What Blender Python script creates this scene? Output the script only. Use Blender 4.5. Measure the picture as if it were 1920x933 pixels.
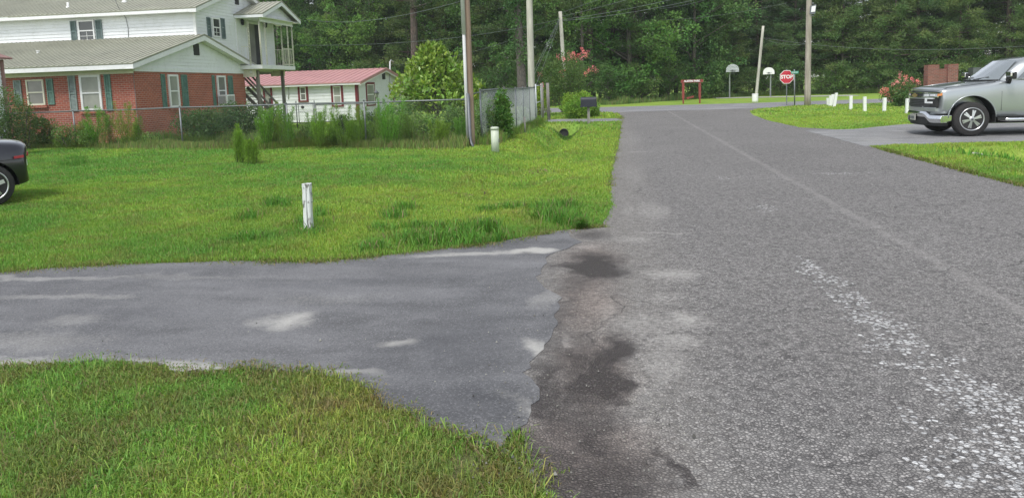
import bpy, bmesh, math, random
import numpy as np
from mathutils import Vector, Matrix

S = bpy.context.scene
for o in list(bpy.data.objects): bpy.data.objects.remove(o)
COL = S.collection
rad = math.radians

# ------------------------------------------------------------------ camera
F, PX, PY = 1400.0, 960.0, 332.0          # photo pixels (1920 x 933)
YAW, PITCH, ROLL = 8.1, 7.0, 0.033
CAM = np.array([0, 0, 1.6])
Rm = Matrix.Rotation(rad(YAW), 3, 'Z') @ Matrix.Rotation(rad(90-PITCH), 3, 'X') @ Matrix.Rotation(-ROLL, 3, 'Z')
R = np.array(Rm)
cd = bpy.data.cameras.new('camera'); cam = bpy.data.objects.new('camera', cd); COL.objects.link(cam)
cam.matrix_world = Matrix.Translation(CAM.tolist()) @ Rm.to_4x4()
cd.sensor_fit = 'HORIZONTAL'; cd.sensor_width = 36; cd.lens = F/1920*36
cd.shift_y = -(466.5-PY)/1920; cd.clip_end = 2000; cd.clip_start = .05
S.camera = cam

# ------------------------------------------------------------------ world, sun, exposure
SUN_EL, SUN_AZ = rad(58), rad(200)
w = bpy.data.worlds.new('World'); S.world = w; w.use_nodes = True
nt = w.node_tree; bg = nt.nodes['Background']
sky = nt.nodes.new('ShaderNodeTexSky'); sky.sky_type = 'NISHITA'; sky.sun_disc = False
sky.sun_elevation = SUN_EL; sky.sun_rotation = SUN_AZ; sky.air_density = 1.0; sky.dust_density = 1.0; sky.ozone_density = 1.0
hs = nt.nodes.new('ShaderNodeHueSaturation'); hs.inputs['Saturation'].default_value = .32
nt.links.new(sky.outputs[0], hs.inputs['Color']); nt.links.new(hs.outputs[0], bg.inputs['Color'])
bg.inputs['Strength'].default_value = 0.14
sl = bpy.data.lights.new('sun', 'SUN'); sl.energy = 1.45; sl.angle = rad(14); sl.color = (1, .96, .9)
sun = bpy.data.objects.new('sun', sl); COL.objects.link(sun)
# direction the light comes from: azimuth measured like the sky texture (rotation about Z from +Y, clockwise)
sd = Vector((math.sin(SUN_AZ)*math.cos(SUN_EL), math.cos(SUN_AZ)*math.cos(SUN_EL), math.sin(SUN_EL)))
sun.rotation_euler = sd.to_track_quat('Z', 'Y').to_euler()
S.view_settings.view_transform = 'Standard'; S.view_settings.look = 'None'
S.view_settings.exposure = 0.82; S.view_settings.gamma = 1
try:
    S.cycles.max_bounces = 6; S.cycles.diffuse_bounces = 3; S.cycles.transparent_max_bounces = 8
    S.cycles.use_denoising = True
except Exception: pass

# ------------------------------------------------------------------ helpers
def ray(px, py):
    return R @ np.array([(px-PX)/F, -(py-PY)/F, -1.0])
def at(px, py, z=0.0):
    d = ray(px, py); return CAM + d*((z-CAM[2])/d[2])
def onY(px, py, Y):
    d = ray(px, py); return CAM + d*(Y/d[1])
def onX(px, py, X):
    d = ray(px, py); return CAM + d*(X/d[0])
def proj(P):
    v = (np.asarray(P, float)-CAM) @ R
    dz = np.maximum(-v[..., 2], .01)
    return PX+F*v[..., 0]/dz, PY-F*v[..., 1]/dz, -v[..., 2]

def hsh(ix, iy, s):
    a = np.sin(ix*127.1+iy*311.7+s*74.7)*43758.5453
    return a-np.floor(a)
def vn(x, y, s=0):
    x = np.asarray(x, float); y = np.asarray(y, float)
    ix = np.floor(x); iy = np.floor(y); fx = x-ix; fy = y-iy
    fx = fx*fx*(3-2*fx); fy = fy*fy*(3-2*fy)
    a = hsh(ix, iy, s); b = hsh(ix+1, iy, s); c = hsh(ix, iy+1, s); d = hsh(ix+1, iy+1, s)
    return (a*(1-fx)+b*fx)*(1-fy)+(c*(1-fx)+d*fx)*fy
def fbm(x, y, s=0, o=3):
    r = 0; a = .5; t = 0
    for i in range(o):
        r = r+a*vn(x*2**i, y*2**i, s+i*13); t += a; a *= .5
    return r/t
def sstep(a, b, x):
    t = np.clip((x-a)/(b-a), 0, 1); return t*t*(3-2*t)

def tag(o, label=None, cat=None, group=None, kind=None):
    if label: o['label'] = label
    if cat: o['category'] = cat
    if group: o['group'] = group
    if kind: o['kind'] = kind
    return o
def empty(name, loc, label, cat, group=None, rz=0):
    o = bpy.data.objects.new(name, None); COL.objects.link(o)
    o.location = tuple(float(v) for v in loc); o.rotation_euler = (0, 0, rz); o.empty_display_size = .2
    return tag(o, label, cat, group)
def copy_tree(o, parent=None):
    c = o.copy(); COL.objects.link(c); c.parent = parent
    for ch in list(o.children): copy_tree(ch, c)
    return c

def fast_mesh(name, V, Fc, mat=None, col=None, smooth=False):
    V = np.asarray(V, np.float32); Fc = np.asarray(Fc, np.int32); n = Fc.shape[1]
    me = bpy.data.meshes.new(name)
    me.vertices.add(len(V)); me.vertices.foreach_set('co', V.ravel())
    me.loops.add(Fc.size); me.loops.foreach_set('vertex_index', Fc.ravel())
    me.polygons.add(len(Fc)); me.polygons.foreach_set('loop_start', np.arange(0, Fc.size, n, dtype=np.int32))
    try: me.polygons.foreach_set('loop_total', np.full(len(Fc), n, np.int32))
    except Exception: pass
    if smooth: me.polygons.foreach_set('use_smooth', np.ones(len(Fc), bool))
    me.update(calc_edges=True)
    if col is not None:
        a = me.color_attributes.new('Col', 'FLOAT_COLOR', 'POINT')
        c = np.ones((len(V), 4), np.float32); c[:, :3] = col
        a.data.foreach_set('color', c.ravel())
    if mat: me.materials.append(mat)
    return me
def link(name, me, parent=None):
    o = bpy.data.objects.new(name, me); COL.objects.link(o); o.parent = parent
    return o

class MB:
    """collects shapes in world (or thing) coordinates, links them as one mesh object"""
    def __init__(s): s.v = []; s.f = []; s.sm = []
    def add(s, vs, fs, smooth=False):
        n = len(s.v); s.v += [tuple(map(float, p)) for p in vs]
        s.f += [tuple(i+n for i in f) for f in fs]; s.sm += [smooth]*len(fs); return s
    def box(s, p0, p1):
        x0, y0, z0 = p0; x1, y1, z1 = p1
        return s.add([(x0,y0,z0),(x1,y0,z0),(x1,y1,z0),(x0,y1,z0),(x0,y0,z1),(x1,y0,z1),(x1,y1,z1),(x0,y1,z1)],
              [(0,3,2,1),(4,5,6,7),(0,1,5,4),(1,2,6,5),(2,3,7,6),(3,0,4,7)])
    def bar(s, a, b, w, h=None, up=(0,0,1)):
        a = Vector(a); b = Vector(b); h = h or w; d = (b-a).normalized(); u = Vector(up)
        if abs(d.dot(u)) > .98: u = Vector((0,1,0))
        sx = d.cross(u).normalized()*(w/2); sz = sx.cross(d).normalized()*(h/2)
        vs = [p+i*sx+j*sz for p in (a, b) for i, j in ((-1,-1),(1,-1),(1,1),(-1,1))]
        return s.add(vs, [(0,1,2,3),(7,6,5,4),(0,4,5,1),(1,5,6,2),(2,6,7,3),(3,7,4,0)])
    def tube(s, pts, rs, n=8, cap=True):
        pts = [Vector(p) for p in pts]
        if not hasattr(rs, '__len__'): rs = [rs]*len(pts)
        vs = []; fs = []
        for i, p in enumerate(pts):
            d = (pts[min(i+1, len(pts)-1)]-pts[max(i-1, 0)]).normalized()
            u = Vector((0,0,1)) if abs(d.z) < .9 else Vector((1,0,0))
            a = d.cross(u).normalized(); b = d.cross(a).normalized()
            for k in range(n):
                t = 2*math.pi*k/n; vs.append(p+(a*math.cos(t)+b*math.sin(t))*rs[i])
        for i in range(len(pts)-1):
            for k in range(n):
                k2 = (k+1) % n; fs.append((i*n+k, i*n+k2, (i+1)*n+k2, (i+1)*n+k))
        if cap: fs += [tuple(range(n-1, -1, -1)), tuple((len(pts)-1)*n+k for k in range(n))]
        return s.add(vs, fs, n > 4)
    def poly(s, pts): return s.add(pts, [tuple(range(len(pts)))])
    def prism(s, pts, ex):
        n = len(pts); ex = Vector(ex); a = [Vector(p) for p in pts]; b = [p+ex for p in a]
        return s.add(a+b, [tuple(range(n-1, -1, -1)), tuple(range(n, 2*n))]+[(i, (i+1) % n, (i+1) % n+n, i+n) for i in range(n)])
    def lathe(s, c, prof, n=20, axis='Z'):
        vs = []; fs = []
        for (r, h) in prof:
            for k in range(n):
                t = 2*math.pi*k/n; x, y = r*math.cos(t), r*math.sin(t)
                p = (x, y, h) if axis == 'Z' else (x, h, y)
                vs.append((c[0]+p[0], c[1]+p[1], c[2]+p[2]))
        m = len(prof)
        for i in range(m-1):
            for k in range(n):
                k2 = (k+1) % n; fs.append((i*n+k, i*n+k2, (i+1)*n+k2, (i+1)*n+k))
        fs += [tuple(range(n-1, -1, -1)), tuple((m-1)*n+k for k in range(n))]
        return s.add(vs, fs, True)
    def build(s, name, mat, parent=None, bevel=0, smooth=None):
        me = bpy.data.meshes.new(name)
        loc = Vector((0,0,0))
        v = s.v
        if parent is not None:
            q = parent; t = Matrix.Identity(4); chain = []
            while q is not None: chain.append(q); q = q.parent
            for q in reversed(chain): t = t @ Matrix.Translation(q.location) @ q.rotation_euler.to_matrix().to_4x4()
            ti = t.inverted(); v = [tuple(ti @ Vector(p)) for p in v]
        me.from_pydata(v, [], s.f)
        bm = bmesh.new(); bm.from_mesh(me); bmesh.ops.recalc_face_normals(bm, faces=bm.faces); bm.to_mesh(me); bm.free()
        if smooth is None: me.polygons.foreach_set('use_smooth', s.sm)
        else: me.polygons.foreach_set('use_smooth', [smooth]*len(me.polygons))
        if mat: me.materials.append(mat)
        o = link(name, me, parent)
        if bevel:
            b = o.modifiers.new('bevel', 'BEVEL'); b.width = bevel; b.segments = 2; b.limit_method = 'ANGLE'; b.angle_limit = rad(40)
        return o
    def thing(s, name, mat, loc, label, cat, group=None, **k):
        s.v = [(p[0]-loc[0], p[1]-loc[1], p[2]-loc[2]) for p in s.v]
        o = s.build(name, mat, None, **k); o.location = tuple(float(q) for q in loc); return tag(o, label, cat, group)

# ------------------------------------------------------------------ materials
class NT:
    def __init__(s, name):
        s.m = bpy.data.materials.new(name); s.m.use_nodes = True; s.t = s.m.node_tree; s.p = s.t.nodes['Principled BSDF']; s._n = None
    def n(s, typ, **k):
        x = s.t.nodes.new('ShaderNode'+typ)
        for a, b in k.items():
            if a in x.bl_rna.properties.keys() and a != 'inputs': setattr(x, a, b)
        return x
    def l(s, a, b): s.t.links.new(a, b)
    def co(s): 
        if s._n is None: s._n = s.n('TexCoord')
        return s._n.outputs['Object']
    def pos(s): return s.n('NewGeometry').outputs['Position']
    def noise(s, scale, detail=3, rough=.55, vec=None, dist=0):
        x = s.n('TexNoise'); x.inputs['Scale'].default_value = scale; x.inputs['Detail'].default_value = detail
        x.inputs['Roughness'].default_value = rough; x.inputs['Distortion'].default_value = dist
        s.l(vec if vec is not None else s.co(), x.inputs['Vector']); return x.outputs['Fac']
    def math(s, op, a, b=None, c=None, clamp=False):
        x = s.n('Math'); x.operation = op; x.use_clamp = clamp
        for i, q in enumerate((a, b, c)):
            if q is None: continue
            if isinstance(q, (int, float)): x.inputs[i].default_value = q
            else: s.l(q, x.inputs[i])
        return x.outputs[0]
    def mapr(s, v, a, b, c=0., d=1., smooth=False):
        x = s.n('MapRange'); x.clamp = True
        if smooth: x.interpolation_type = 'SMOOTHSTEP'
        s.l(v, x.inputs[0])
        for i, q in enumerate((a, b, c, d)): x.inputs[i+1].default_value = q
        return x.outputs[0]
    def mix(s, f, a, b, blend='MIX'):
        x = s.n('Mix'); x.data_type = 'RGBA'; x.blend_type = blend
        if isinstance(f, (int, float)): x.inputs[0].default_value = f
        else: s.l(f, x.inputs[0])
        for i, q in ((6, a), (7, b)):
            if isinstance(q, (tuple, list)): x.inputs[i].default_value = (*q[:3], 1)
            else: s.l(q, x.inputs[i])
        return x.outputs[2]
    def bump(s, h, strength=.5, dist=.01, prev=None):
        x = s.n('Bump'); x.inputs['Strength'].default_value = strength; x.inputs['Distance'].default_value = dist
        s.l(h, x.inputs['Height'])
        if prev is not None: s.l(prev, x.inputs['Normal'])
        return x.outputs[0]
    def out(s, col, rough=.8, normal=None, metal=0, **k):
        if isinstance(col, (tuple, list)): s.p.inputs['Base Color'].default_value = (*col[:3], 1)
        else: s.l(col, s.p.inputs['Base Color'])
        if isinstance(rough, (int, float)): s.p.inputs['Roughness'].default_value = rough
        else: s.l(rough, s.p.inputs['Roughness'])
        s.p.inputs['Metallic'].default_value = metal
        if normal is not None: s.l(normal, s.p.inputs['Normal'])
        for a, b in k.items(): s.p.inputs[a.replace('_', ' ')].default_value = b
        return s.m

def dirty(name, col, rough=.6, var=.18, scale=3, dirt=(.12,.11,.08), damt=.25, metal=0, bump=0, **k):
    t = NT(name); n1 = t.noise(scale, 5); n2 = t.noise(scale*6, 4, .65)
    dark = tuple(c*(1-var) for c in col); lite = tuple(min(1, c*(1+var)) for c in col)
    c = t.mix(t.mapr(n1, .3, .7), dark, lite)
    c = t.mix(t.math('MULTIPLY', t.mapr(n2, .52, .75), damt), c, dirt)
    nrm = t.bump(n2, bump, .01) if bump else None
    return t.out(c, rough, nrm, metal, **k)
def wood(name, col, dark, scale=6):
    t = NT(name); mp = t.n('Mapping'); mp.inputs['Scale'].default_value = (scale*4, scale*4, scale*.35); t.l(t.co(), mp.inputs[0])
    n = t.noise(1, 5, .6, mp.outputs[0]); n2 = t.noise(1.2, 4)
    c = t.mix(t.mapr(n, .35, .65), dark, col); c = t.mix(t.math('MULTIPLY', t.mapr(n2, .45, .65), .45), c, tuple(q*.6 for q in col))
    return t.out(c, .85, t.bump(n, .5, .02))
def leafmat(name, trans=.3, rough=.6, spec=.3):
    t = NT(name); a = t.n('Attribute'); a.attribute_name = 'Col'
    t.out(a.outputs['Color'], rough, **{'Specular_IOR_Level': spec})
    tr = t.n('BsdfTranslucent'); t.l(t.mix(1.0, a.outputs['Color'], (1.0, 1.15, .55), 'MULTIPLY'), tr.inputs[0])
    ms = t.n('MixShader'); ms.inputs[0].default_value = trans
    t.l(t.p.outputs[0], ms.inputs[1]); t.l(tr.outputs[0], ms.inputs[2])
    t.l(ms.outputs[0], t.t.nodes['Material Output'].inputs[0]); return t.m
def brickmat(name, c1, c2, mortar, axis='x', scale=1.0):
    t = NT(name); sp = t.n('SeparateXYZ'); t.l(t.co(), sp.inputs[0]); cb = t.n('CombineXYZ')
    t.l(sp.outputs[0 if axis == 'x' else 1], cb.inputs[0]); t.l(sp.outputs[2], cb.inputs[1])
    b = t.n('TexBrick'); t.l(cb.outputs[0], b.inputs['Vector']); b.offset = .5
    b.inputs['Scale'].default_value = 1; b.inputs['Brick Width'].default_value = .215*scale; b.inputs['Row Height'].default_value = .078*scale
    b.inputs['Mortar Size'].default_value = .009; b.inputs['Mortar Smooth'].default_value = .2; b.inputs['Bias'].default_value = -.1
    b.inputs['Color1'].default_value = (*c1, 1); b.inputs['Color2'].default_value = (*c2, 1); b.inputs['Mortar'].default_value = (*mortar, 1)
    n = t.noise(1.3, 4); n2 = t.noise(18, 4)
    c = t.mix(t.math('MULTIPLY', t.mapr(n, .4, .7), .3), b.outputs['Color'], (.16,.06,.045))
    c = t.mix(t.math('MULTIPLY', t.mapr(n2, .5, .8), .3), c, (.35,.25,.2))
    inv = t.math('SUBTRACT', 1, b.outputs['Fac'])
    return t.out(c, .9, t.bump(t.math('ADD', inv, t.math('MULTIPLY', n2, .3)), .7, .008))

M = {}
M['leaf'] = leafmat('foliage', .38); M['pine'] = leafmat('needles', .32, .7, .2); M['gloss_leaf'] = leafmat('glossy_leaf', .25, .35, .5)
M['grass'] = leafmat('grass_blade', .35, .6, .25); M['flower'] = leafmat('petals', .3, .7, .1)
def bark(name, a, b, sc=1):
    t = NT(name); mp = t.n('Mapping'); mp.inputs['Scale'].default_value = (9*sc, 9*sc, 2*sc); t.l(t.co(), mp.inputs[0])
    v = t.n('TexVoronoi'); v.feature = 'DISTANCE_TO_EDGE'; v.inputs['Scale'].default_value = 1; t.l(mp.outputs[0], v.inputs['Vector'])
    n = t.noise(3, 4); c = t.mix(t.mapr(v.outputs[0], 0, .25), b, a); c = t.mix(t.math('MULTIPLY', t.mapr(n, .4, .7), .4), c, (.10,.11,.09))
    return t.out(c, .95, t.bump(t.mapr(v.outputs[0], 0, .25), .8, .03))
M['pine_bark'] = bark('pine_bark', (.13,.095,.075), (.05,.035,.03)); M['bark'] = bark('bark', (.17,.15,.12), (.07,.06,.05), 1.6)
M['brick_x'] = brickmat('red_brick', (.39,.088,.052), (.26,.058,.038), (.42,.30,.24), 'x')
M['brick_y'] = brickmat('red_brick_side', (.42,.10,.055), (.29,.065,.04), (.42,.30,.24), 'y')
M['brick_old'] = brickmat('old_brick', (.26,.085,.065), (.15,.055,.045), (.24,.19,.16), 'x', .85)
M['brick_old_y'] = brickmat('old_brick_side', (.30,.10,.075), (.19,.065,.055), (.24,.19,.16), 'y')
M['siding'] = dirty('white_siding', (.74,.76,.77), .55, .05, .8, (.45,.47,.40), .35)
M['white'] = dirty('white_paint', (.76,.77,.76), .5, .05, 2, (.4,.38,.32), .3)
M['roof'] = dirty('tan_metal_roof', (.38,.38,.305), .45, .1, .7, (.14,.13,.11), .35, metal=.15)
M['roof_green'] = dirty('green_metal_roof', (.10,.19,.16), .45, .12, 1.2, (.25,.27,.2), .5, metal=.15)
M['red_roof'] = dirty('red_metal_roof', (.54,.29,.285), .45, .12, .6, (.5,.37,.36), .4, metal=.1)
M['maroon'] = dirty('maroon_trim', (.17,.025,.035), .5, .12, 3)
M['shutter'] = dirty('green_shutter', (.10,.205,.16), .65, .25, 5, (.32,.38,.34), .75)
M['shutter_faded'] = dirty('faded_shutter', (.24,.29,.27), .7, .25, 7, (.10,.22,.18), .7)
M['shutter_dark'] = dirty('grey_green_shutter', (.12,.17,.165), .65, .2, 6, (.3,.33,.3), .4)
M['dark'] = dirty('dark_opening', (.03,.03,.032), .7, .2, 3, damt=.1)
def glassmat(name, col, rough=.08):
    t = NT(name); n = t.noise(1.2, 3); c = t.mix(t.mapr(n, .3, .7), tuple(q*.8 for q in col), tuple(q*1.2 for q in col))
    return t.out(c, rough, t.bump(t.noise(2.2, 2), .04, .05), 0, Specular_IOR_Level=.7)
M['glass'] = glassmat('window_glass', (.055,.06,.062)); M['blind'] = glassmat('blind_behind_glass', (.33,.34,.30), .2)
M['blind_dim'] = glassmat('curtain_behind_glass', (.19,.19,.175), .15)
M['galv'] = dirty('galvanised_steel', (.20,.215,.22), .5, .15, 8, (.2,.19,.17), .4, metal=.6)
M['galv_light'] = dirty('bright_galvanised_wire', (.50,.53,.54), .5, .1, 8, metal=.4)
M['steel_dark'] = dirty('dull_grey_steel', (.14,.15,.16), .5, .15, 8, metal=.5)
M['pole'] = wood('weathered_pole', (.42,.38,.32), (.22,.19,.155), 2.0)
M['pole_red'] = wood('treated_pole', (.34,.25,.19), (.24,.16,.115), 2.0)
M['pole_pale'] = wood('pale_pole', (.55,.54,.46), (.36,.35,.29), 2.0)
M['greywood'] = wood('grey_wood', (.28,.27,.24), (.15,.14,.125), 3)
M['redwood'] = wood('red_painted_wood', (.30,.055,.045), (.17,.05,.04), 3)
M['pinkwood'] = wood('faded_red_wood', (.34,.20,.18), (.22,.12,.11), 3)
M['pvc'] = dirty('grey_conduit', (.50,.51,.50), .5, .06, 4, (.3,.28,.25), .3)
M['wire'] = dirty('cable', (.10,.11,.11), .6, .1, 2); M['wire_pale'] = dirty('pale_cable', (.15,.175,.17), .6, .1, 2)
M['mailbox'] = dirty('black_plastic', (.016,.018,.03), .4, .2, 6, (.08,.08,.08), .2)
M['concrete'] = dirty('concrete', (.38,.37,.35), .9, .12, 6, (.2,.19,.17), .4, bump=.3)
M['plastic_green'] = dirty('pale_green_plastic', (.50,.55,.44), .5, .05, 3, (.3,.32,.24), .35)
M['cream'] = dirty('cream_paint', (.66,.65,.52), .5, .06, 3, (.35,.3,.2), .3)

def mat_mix(): pass
# asphalt -----------------------------------------------------------------
def spot(t, vec, cx, cy, rx, ry, rz=0, soft=.5):
    m = t.n('Mapping'); m.vector_type = 'TEXTURE'; m.inputs['Location'].default_value = (cx, cy, 0)
    m.inputs['Rotation'].default_value = (0, 0, rz); m.inputs['Scale'].default_value = (rx, ry, 1000)
    t.l(vec, m.inputs[0]); ln = t.n('VectorMath'); ln.operation = 'LENGTH'; t.l(m.outputs[0], ln.inputs[0])
    return t.mapr(ln.outputs['Value'], 1-soft, 1+soft*.3, 1, 0, True)
def warped(t, amp, scale, base=None, detail=3):
    n = t.n('TexNoise'); n.inputs['Scale'].default_value = scale; n.inputs['Detail'].default_value = detail; p = base or t.pos(); t.l(p, n.inputs['Vector'])
    s = t.n('VectorMath'); s.operation = 'SUBTRACT'; t.l(n.outputs['Color'], s.inputs[0]); s.inputs[1].default_value = (.5,.5,.5)
    m = t.n('VectorMath'); m.operation = 'SCALE'; t.l(s.outputs[0], m.inputs[0]); m.inputs['Scale'].default_value = amp
    a = t.n('VectorMath'); a.operation = 'ADD'; t.l(p, a.inputs[0]); t.l(m.outputs[0], a.inputs[1]); return a.outputs[0]
def spots_px(t, vec, L):
    """L: (px, py, metres rx, ry, rotation deg, strength, softness)"""
    r = None
    for (px, py, rx, ry, rz, st, so) in L:
        p = at(px, py); v = t.math('MULTIPLY', spot(t, vec, float(p[0]), float(p[1]), rx, ry, rad(rz), so), st)
        r = v if r is None else t.math('MAXIMUM', r, v)
    return r
def broken(t, mask, noise, lo, hi, amt=1.0):
    q = t.math('ADD', mask, t.math('MULTIPLY', t.math('SUBTRACT', noise, .5), amt))
    return t.math('MULTIPLY', t.mapr(q, lo, hi), t.mapr(mask, .02, .2))
def road_material():
    t = NT('chip_seal_asphalt'); P = t.pos()
    vo = t.n('TexVoronoi'); vo.inputs['Scale'].default_value = 62; t.l(P, vo.inputs['Vector'])
    ve = t.n('TexVoronoi'); ve.feature = 'DISTANCE_TO_EDGE'; ve.inputs['Scale'].default_value = 62; t.l(P, ve.inputs['Vector'])
    cell = t.n('SeparateColor'); t.l(vo.outputs['Color'], cell.inputs[0])
    big = t.noise(.45, 4, .5, P); mid = t.noise(2.6, 5, .6, P); fine = t.noise(90, 3, .6, P)
    base = t.mix(t.mapr(big, .3, .7), (.222,.212,.203), (.285,.273,.261))
    base = t.mix(t.math('MULTIPLY', t.mapr(mid, .42, .7), .45), base, (.29,.277,.262))
    # individual stones: tone per cell, dark binder between them
    stone = t.mapr(cell.outputs[0], 0, 1, .42, 1.60)
    st = t.n('Mix'); st.data_type = 'RGBA'; st.blend_type = 'MULTIPLY'; st.inputs[0].default_value = 1
    t.l(base, st.inputs[6]); cc = t.n('CombineColor'); [t.l(stone, cc.inputs[i]) for i in range(3)]; t.l(cc.outputs[0], st.inputs[7])
    c = t.mix(t.mapr(ve.outputs[0], .0, .2, .85, 0.), st.outputs[2], (.055,.05,.052))
    nz = t.noise(26, 4, .7, P)
    # pale seam down the middle
    sp = t.n('SeparateXYZ'); t.l(warped(t, .16, 1.4), sp.inputs[0])
    seam = t.math('ABSOLUTE', t.math('SUBTRACT', sp.outputs[0], 2.66))
    sf = t.math('MULTIPLY', t.mapr(seam, .02, .09, 1, 0, True), t.mapr(mid, .35, .6, .3, .8))
    c = t.mix(t.math('MULTIPLY', sf, .42), c, (.40,.38,.36))
    # dirty sandy margin along the left edge, coarse mottling, cracks
    edge = t.math('MULTIPLY', t.mapr(sp.outputs[0], .0, .75, 1, 0, True), t.mapr(nz, .35, .65, .25, 1))
    c = t.mix(t.math('MULTIPLY', edge, .55), c, (.27,.25,.22))
    m12 = t.noise(11, 5, .7, P); m5 = t.noise(5.5, 4, .65, warped(t, .4, 1.0))
    c = t.mix(t.mapr(m12, .45, .72, 0, .42), c, (.37,.36,.345)); c = t.mix(t.mapr(m12, .25, .45, .3, 0), c, (.10,.095,.095)); c = t.mix(t.mapr(m5, .56, .74, 0, .4), c, (.12,.115,.112))
    vk = t.n('TexVoronoi'); vk.feature = 'DISTANCE_TO_EDGE'; vk.inputs['Scale'].default_value = .55; t.l(warped(t, .35, 3.5, warped(t, .9, .8), 5), vk.inputs['Vector'])
    ck = t.math('MULTIPLY', t.mapr(vk.outputs[0], .0, .008, 1, 0), t.mapr(t.noise(.35, 2, .5, P), .50, .56))
    c = t.mix(t.math('MULTIPLY', ck, .75), c, (.045,.042,.042))
    W = warped(t, .34, 2.2); W2 = warped(t, .16, 9, W)
    # pale worn / sandy patches
    sand = spots_px(t, W2, [(1225,395,.28,1.0,0,.6,.8),(1180,395,.14,.8,0,.5,.8),(1105,462,.18,.12,0,.75,.7),(1262,515,.3,.3,0,.95,.95),(1215,610,.42,.45,0,.6,.9),(1285,600,.17,.27,0,1.05,.9),(1265,640,.24,.24,0,.8,.95),(1130,575,.12,.5,5,.7,.9),(1245,690,.18,.5,-8,.65,.9),(1190,450,.35,.3,0,.6,.8),(1060,640,.05,.25,10,.9,.7),
        (1290,600,.24,.24,0,.8,.95),(1240,560,.30,.30,0,.5,.9),(1060,690,.16,.7,8,.32,.8),(1100,560,.24,.8,0,.42,.9),(1215,720,.22,.8,-8,.4,.9),(1190,800,.25,.4,0,.42,.9),
        (1190,330,.35,2.4,0,.4,.9),(1180,260,.6,6,0,.35,.9),(1235,437,.5,.05,4,.7,.7),(1200,285,.5,.25,0,.5,.8)])
    nz = t.noise(26, 4, .7, P)
    sm = broken(t, sand, nz, .25, 1.25, 1.4)
    c = t.mix(t.math('MULTIPLY', sm, .95), c, t.mix(t.mapr(nz, .3, .7), (.33,.315,.295), (.54,.52,.49)))
    brown = spots_px(t, W, [(1100,560,.30,1.1,0,1,.8),(1110,700,.28,.9,0,1,.8),(1080,850,.45,.6,10,1,.8),(1110,480,.35,.7,0,.9,.8)])
    c = t.mix(t.math('MULTIPLY', brown, .85), c, (.86,.76,.72), 'MULTIPLY')
    # tarry / damp patches
    W4 = warped(t, .30, 7, warped(t, .62, 1.9))
    wet = spots_px(t, W4, [(1150,505,.14,.3,0,.9,.7),(1150,720,.13,.4,-10,1.2,.8),(1020,720,.10,.5,15,.9,.8),(1100,820,.18,.4,5,.9,.9),(1060,560,.10,.3,0,.5,.8),(1130,640,.08,.2,0,.6,.9),(1300,900,.05,.15,30,.9,.6),(1115,500,.36,.6,0,1.25,.75),(1080,525,.25,.4,0,.55,.8),(1125,690,.19,.75,-6,1.2,.85),(1060,680,.16,.5,14,.85,.8),(1050,760,.2,.6,20,.9,.9),
        (1085,900,.42,.45,20,.85,.8),(1010,860,.22,.35,20,.7,.8),(1100,440,.25,.35,0,.7,.8),(1055,600,.13,.6,0,.6,.9),(1120,800,.25,.4,0,.8,.9),(1275,890,.06,.22,20,.7,.6)])
    wf = broken(t, wet, t.noise(20, 6, .75, P), .0, 1.0, .9)
    c = t.mix(t.math('MULTIPLY', wf, .9), c, (.034,.025,.024))
    # stripped strip of bare pale stones
    W3 = warped(t, .5, 5)
    strip = spots_px(t, W3, [(1520,497,.10,.35,10,.9,.7),(1545,520,.12,.35,15,.75,.7),(1590,560,.14,.3,12,.8,.7),(1640,600,.19,.32,10,1,.7),(1690,640,.17,.28,10,.9,.7),(1660,655,.13,.08,10,.8,.7),
        (1720,690,.22,.08,-20,.8,.7),(1780,690,.16,.2,15,.8,.7),(1830,740,.26,.28,20,1,.7),(1905,800,.20,.3,10,1,.7),(1870,850,.22,.2,0,1,.7),(1740,870,.1,.12,0,.7,.7),(1890,905,.22,.2,0,1,.7),
        (1650,700,.06,.07,0,.6,.7),(1770,800,.08,.09,0,.75,.7),(1425,390,.22,.28,0,.55,.8),(1355,335,.1,.35,0,.6,.7),(1590,325,.5,.15,0,.5,.7),(1790,905,.15,.12,0,.8,.7),(1700,790,.1,.12,0,.6,.7)])
    vb = t.n('TexVoronoi'); vb.inputs['Scale'].default_value = 34; vb.inputs['Randomness'].default_value = .9; t.l(P, vb.inputs['Vector'])
    vbe = t.n('TexVoronoi'); vbe.feature = 'DISTANCE_TO_EDGE'; vbe.inputs['Scale'].default_value = 34; vbe.inputs['Randomness'].default_value = .9; t.l(P, vbe.inputs['Vector'])
    bc = t.n('SeparateColor'); t.l(vb.outputs['Color'], bc.inputs[0])
    pick = t.math('GREATER_THAN', t.math('ADD', t.math('MULTIPLY', strip, .8), bc.outputs[1]), 0.99)
    pk = t.math('MULTIPLY', pick, t.math('MINIMUM', t.math('MULTIPLY', strip, 6, clamp=True), t.math('MULTIPLY', t.mapr(vbe.outputs[0], .02, .12), t.mapr(vb.outputs['Distance'], .42, .62, 1, .0))))
    c = t.mix(t.math('MULTIPLY', pk, .95), c, t.mix(bc.outputs[0], (.44,.44,.44), (.76,.76,.75)))
    h = t.math('ADD', t.mapr(ve.outputs[0], 0, .3), t.math('MULTIPLY', cell.outputs[2], .5))
    h = t.math('ADD', t.math('ADD', h, t.math('MULTIPLY', fine, .4)), t.math('MULTIPLY', pk, 1.2))
    nb = t.bump(h, .75, .012); nb = t.bump(mid, .3, .03, nb)
    rg = t.mapr(wf, 0, 1, .82, .42)
    return t.out(c, rg, nb)
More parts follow.
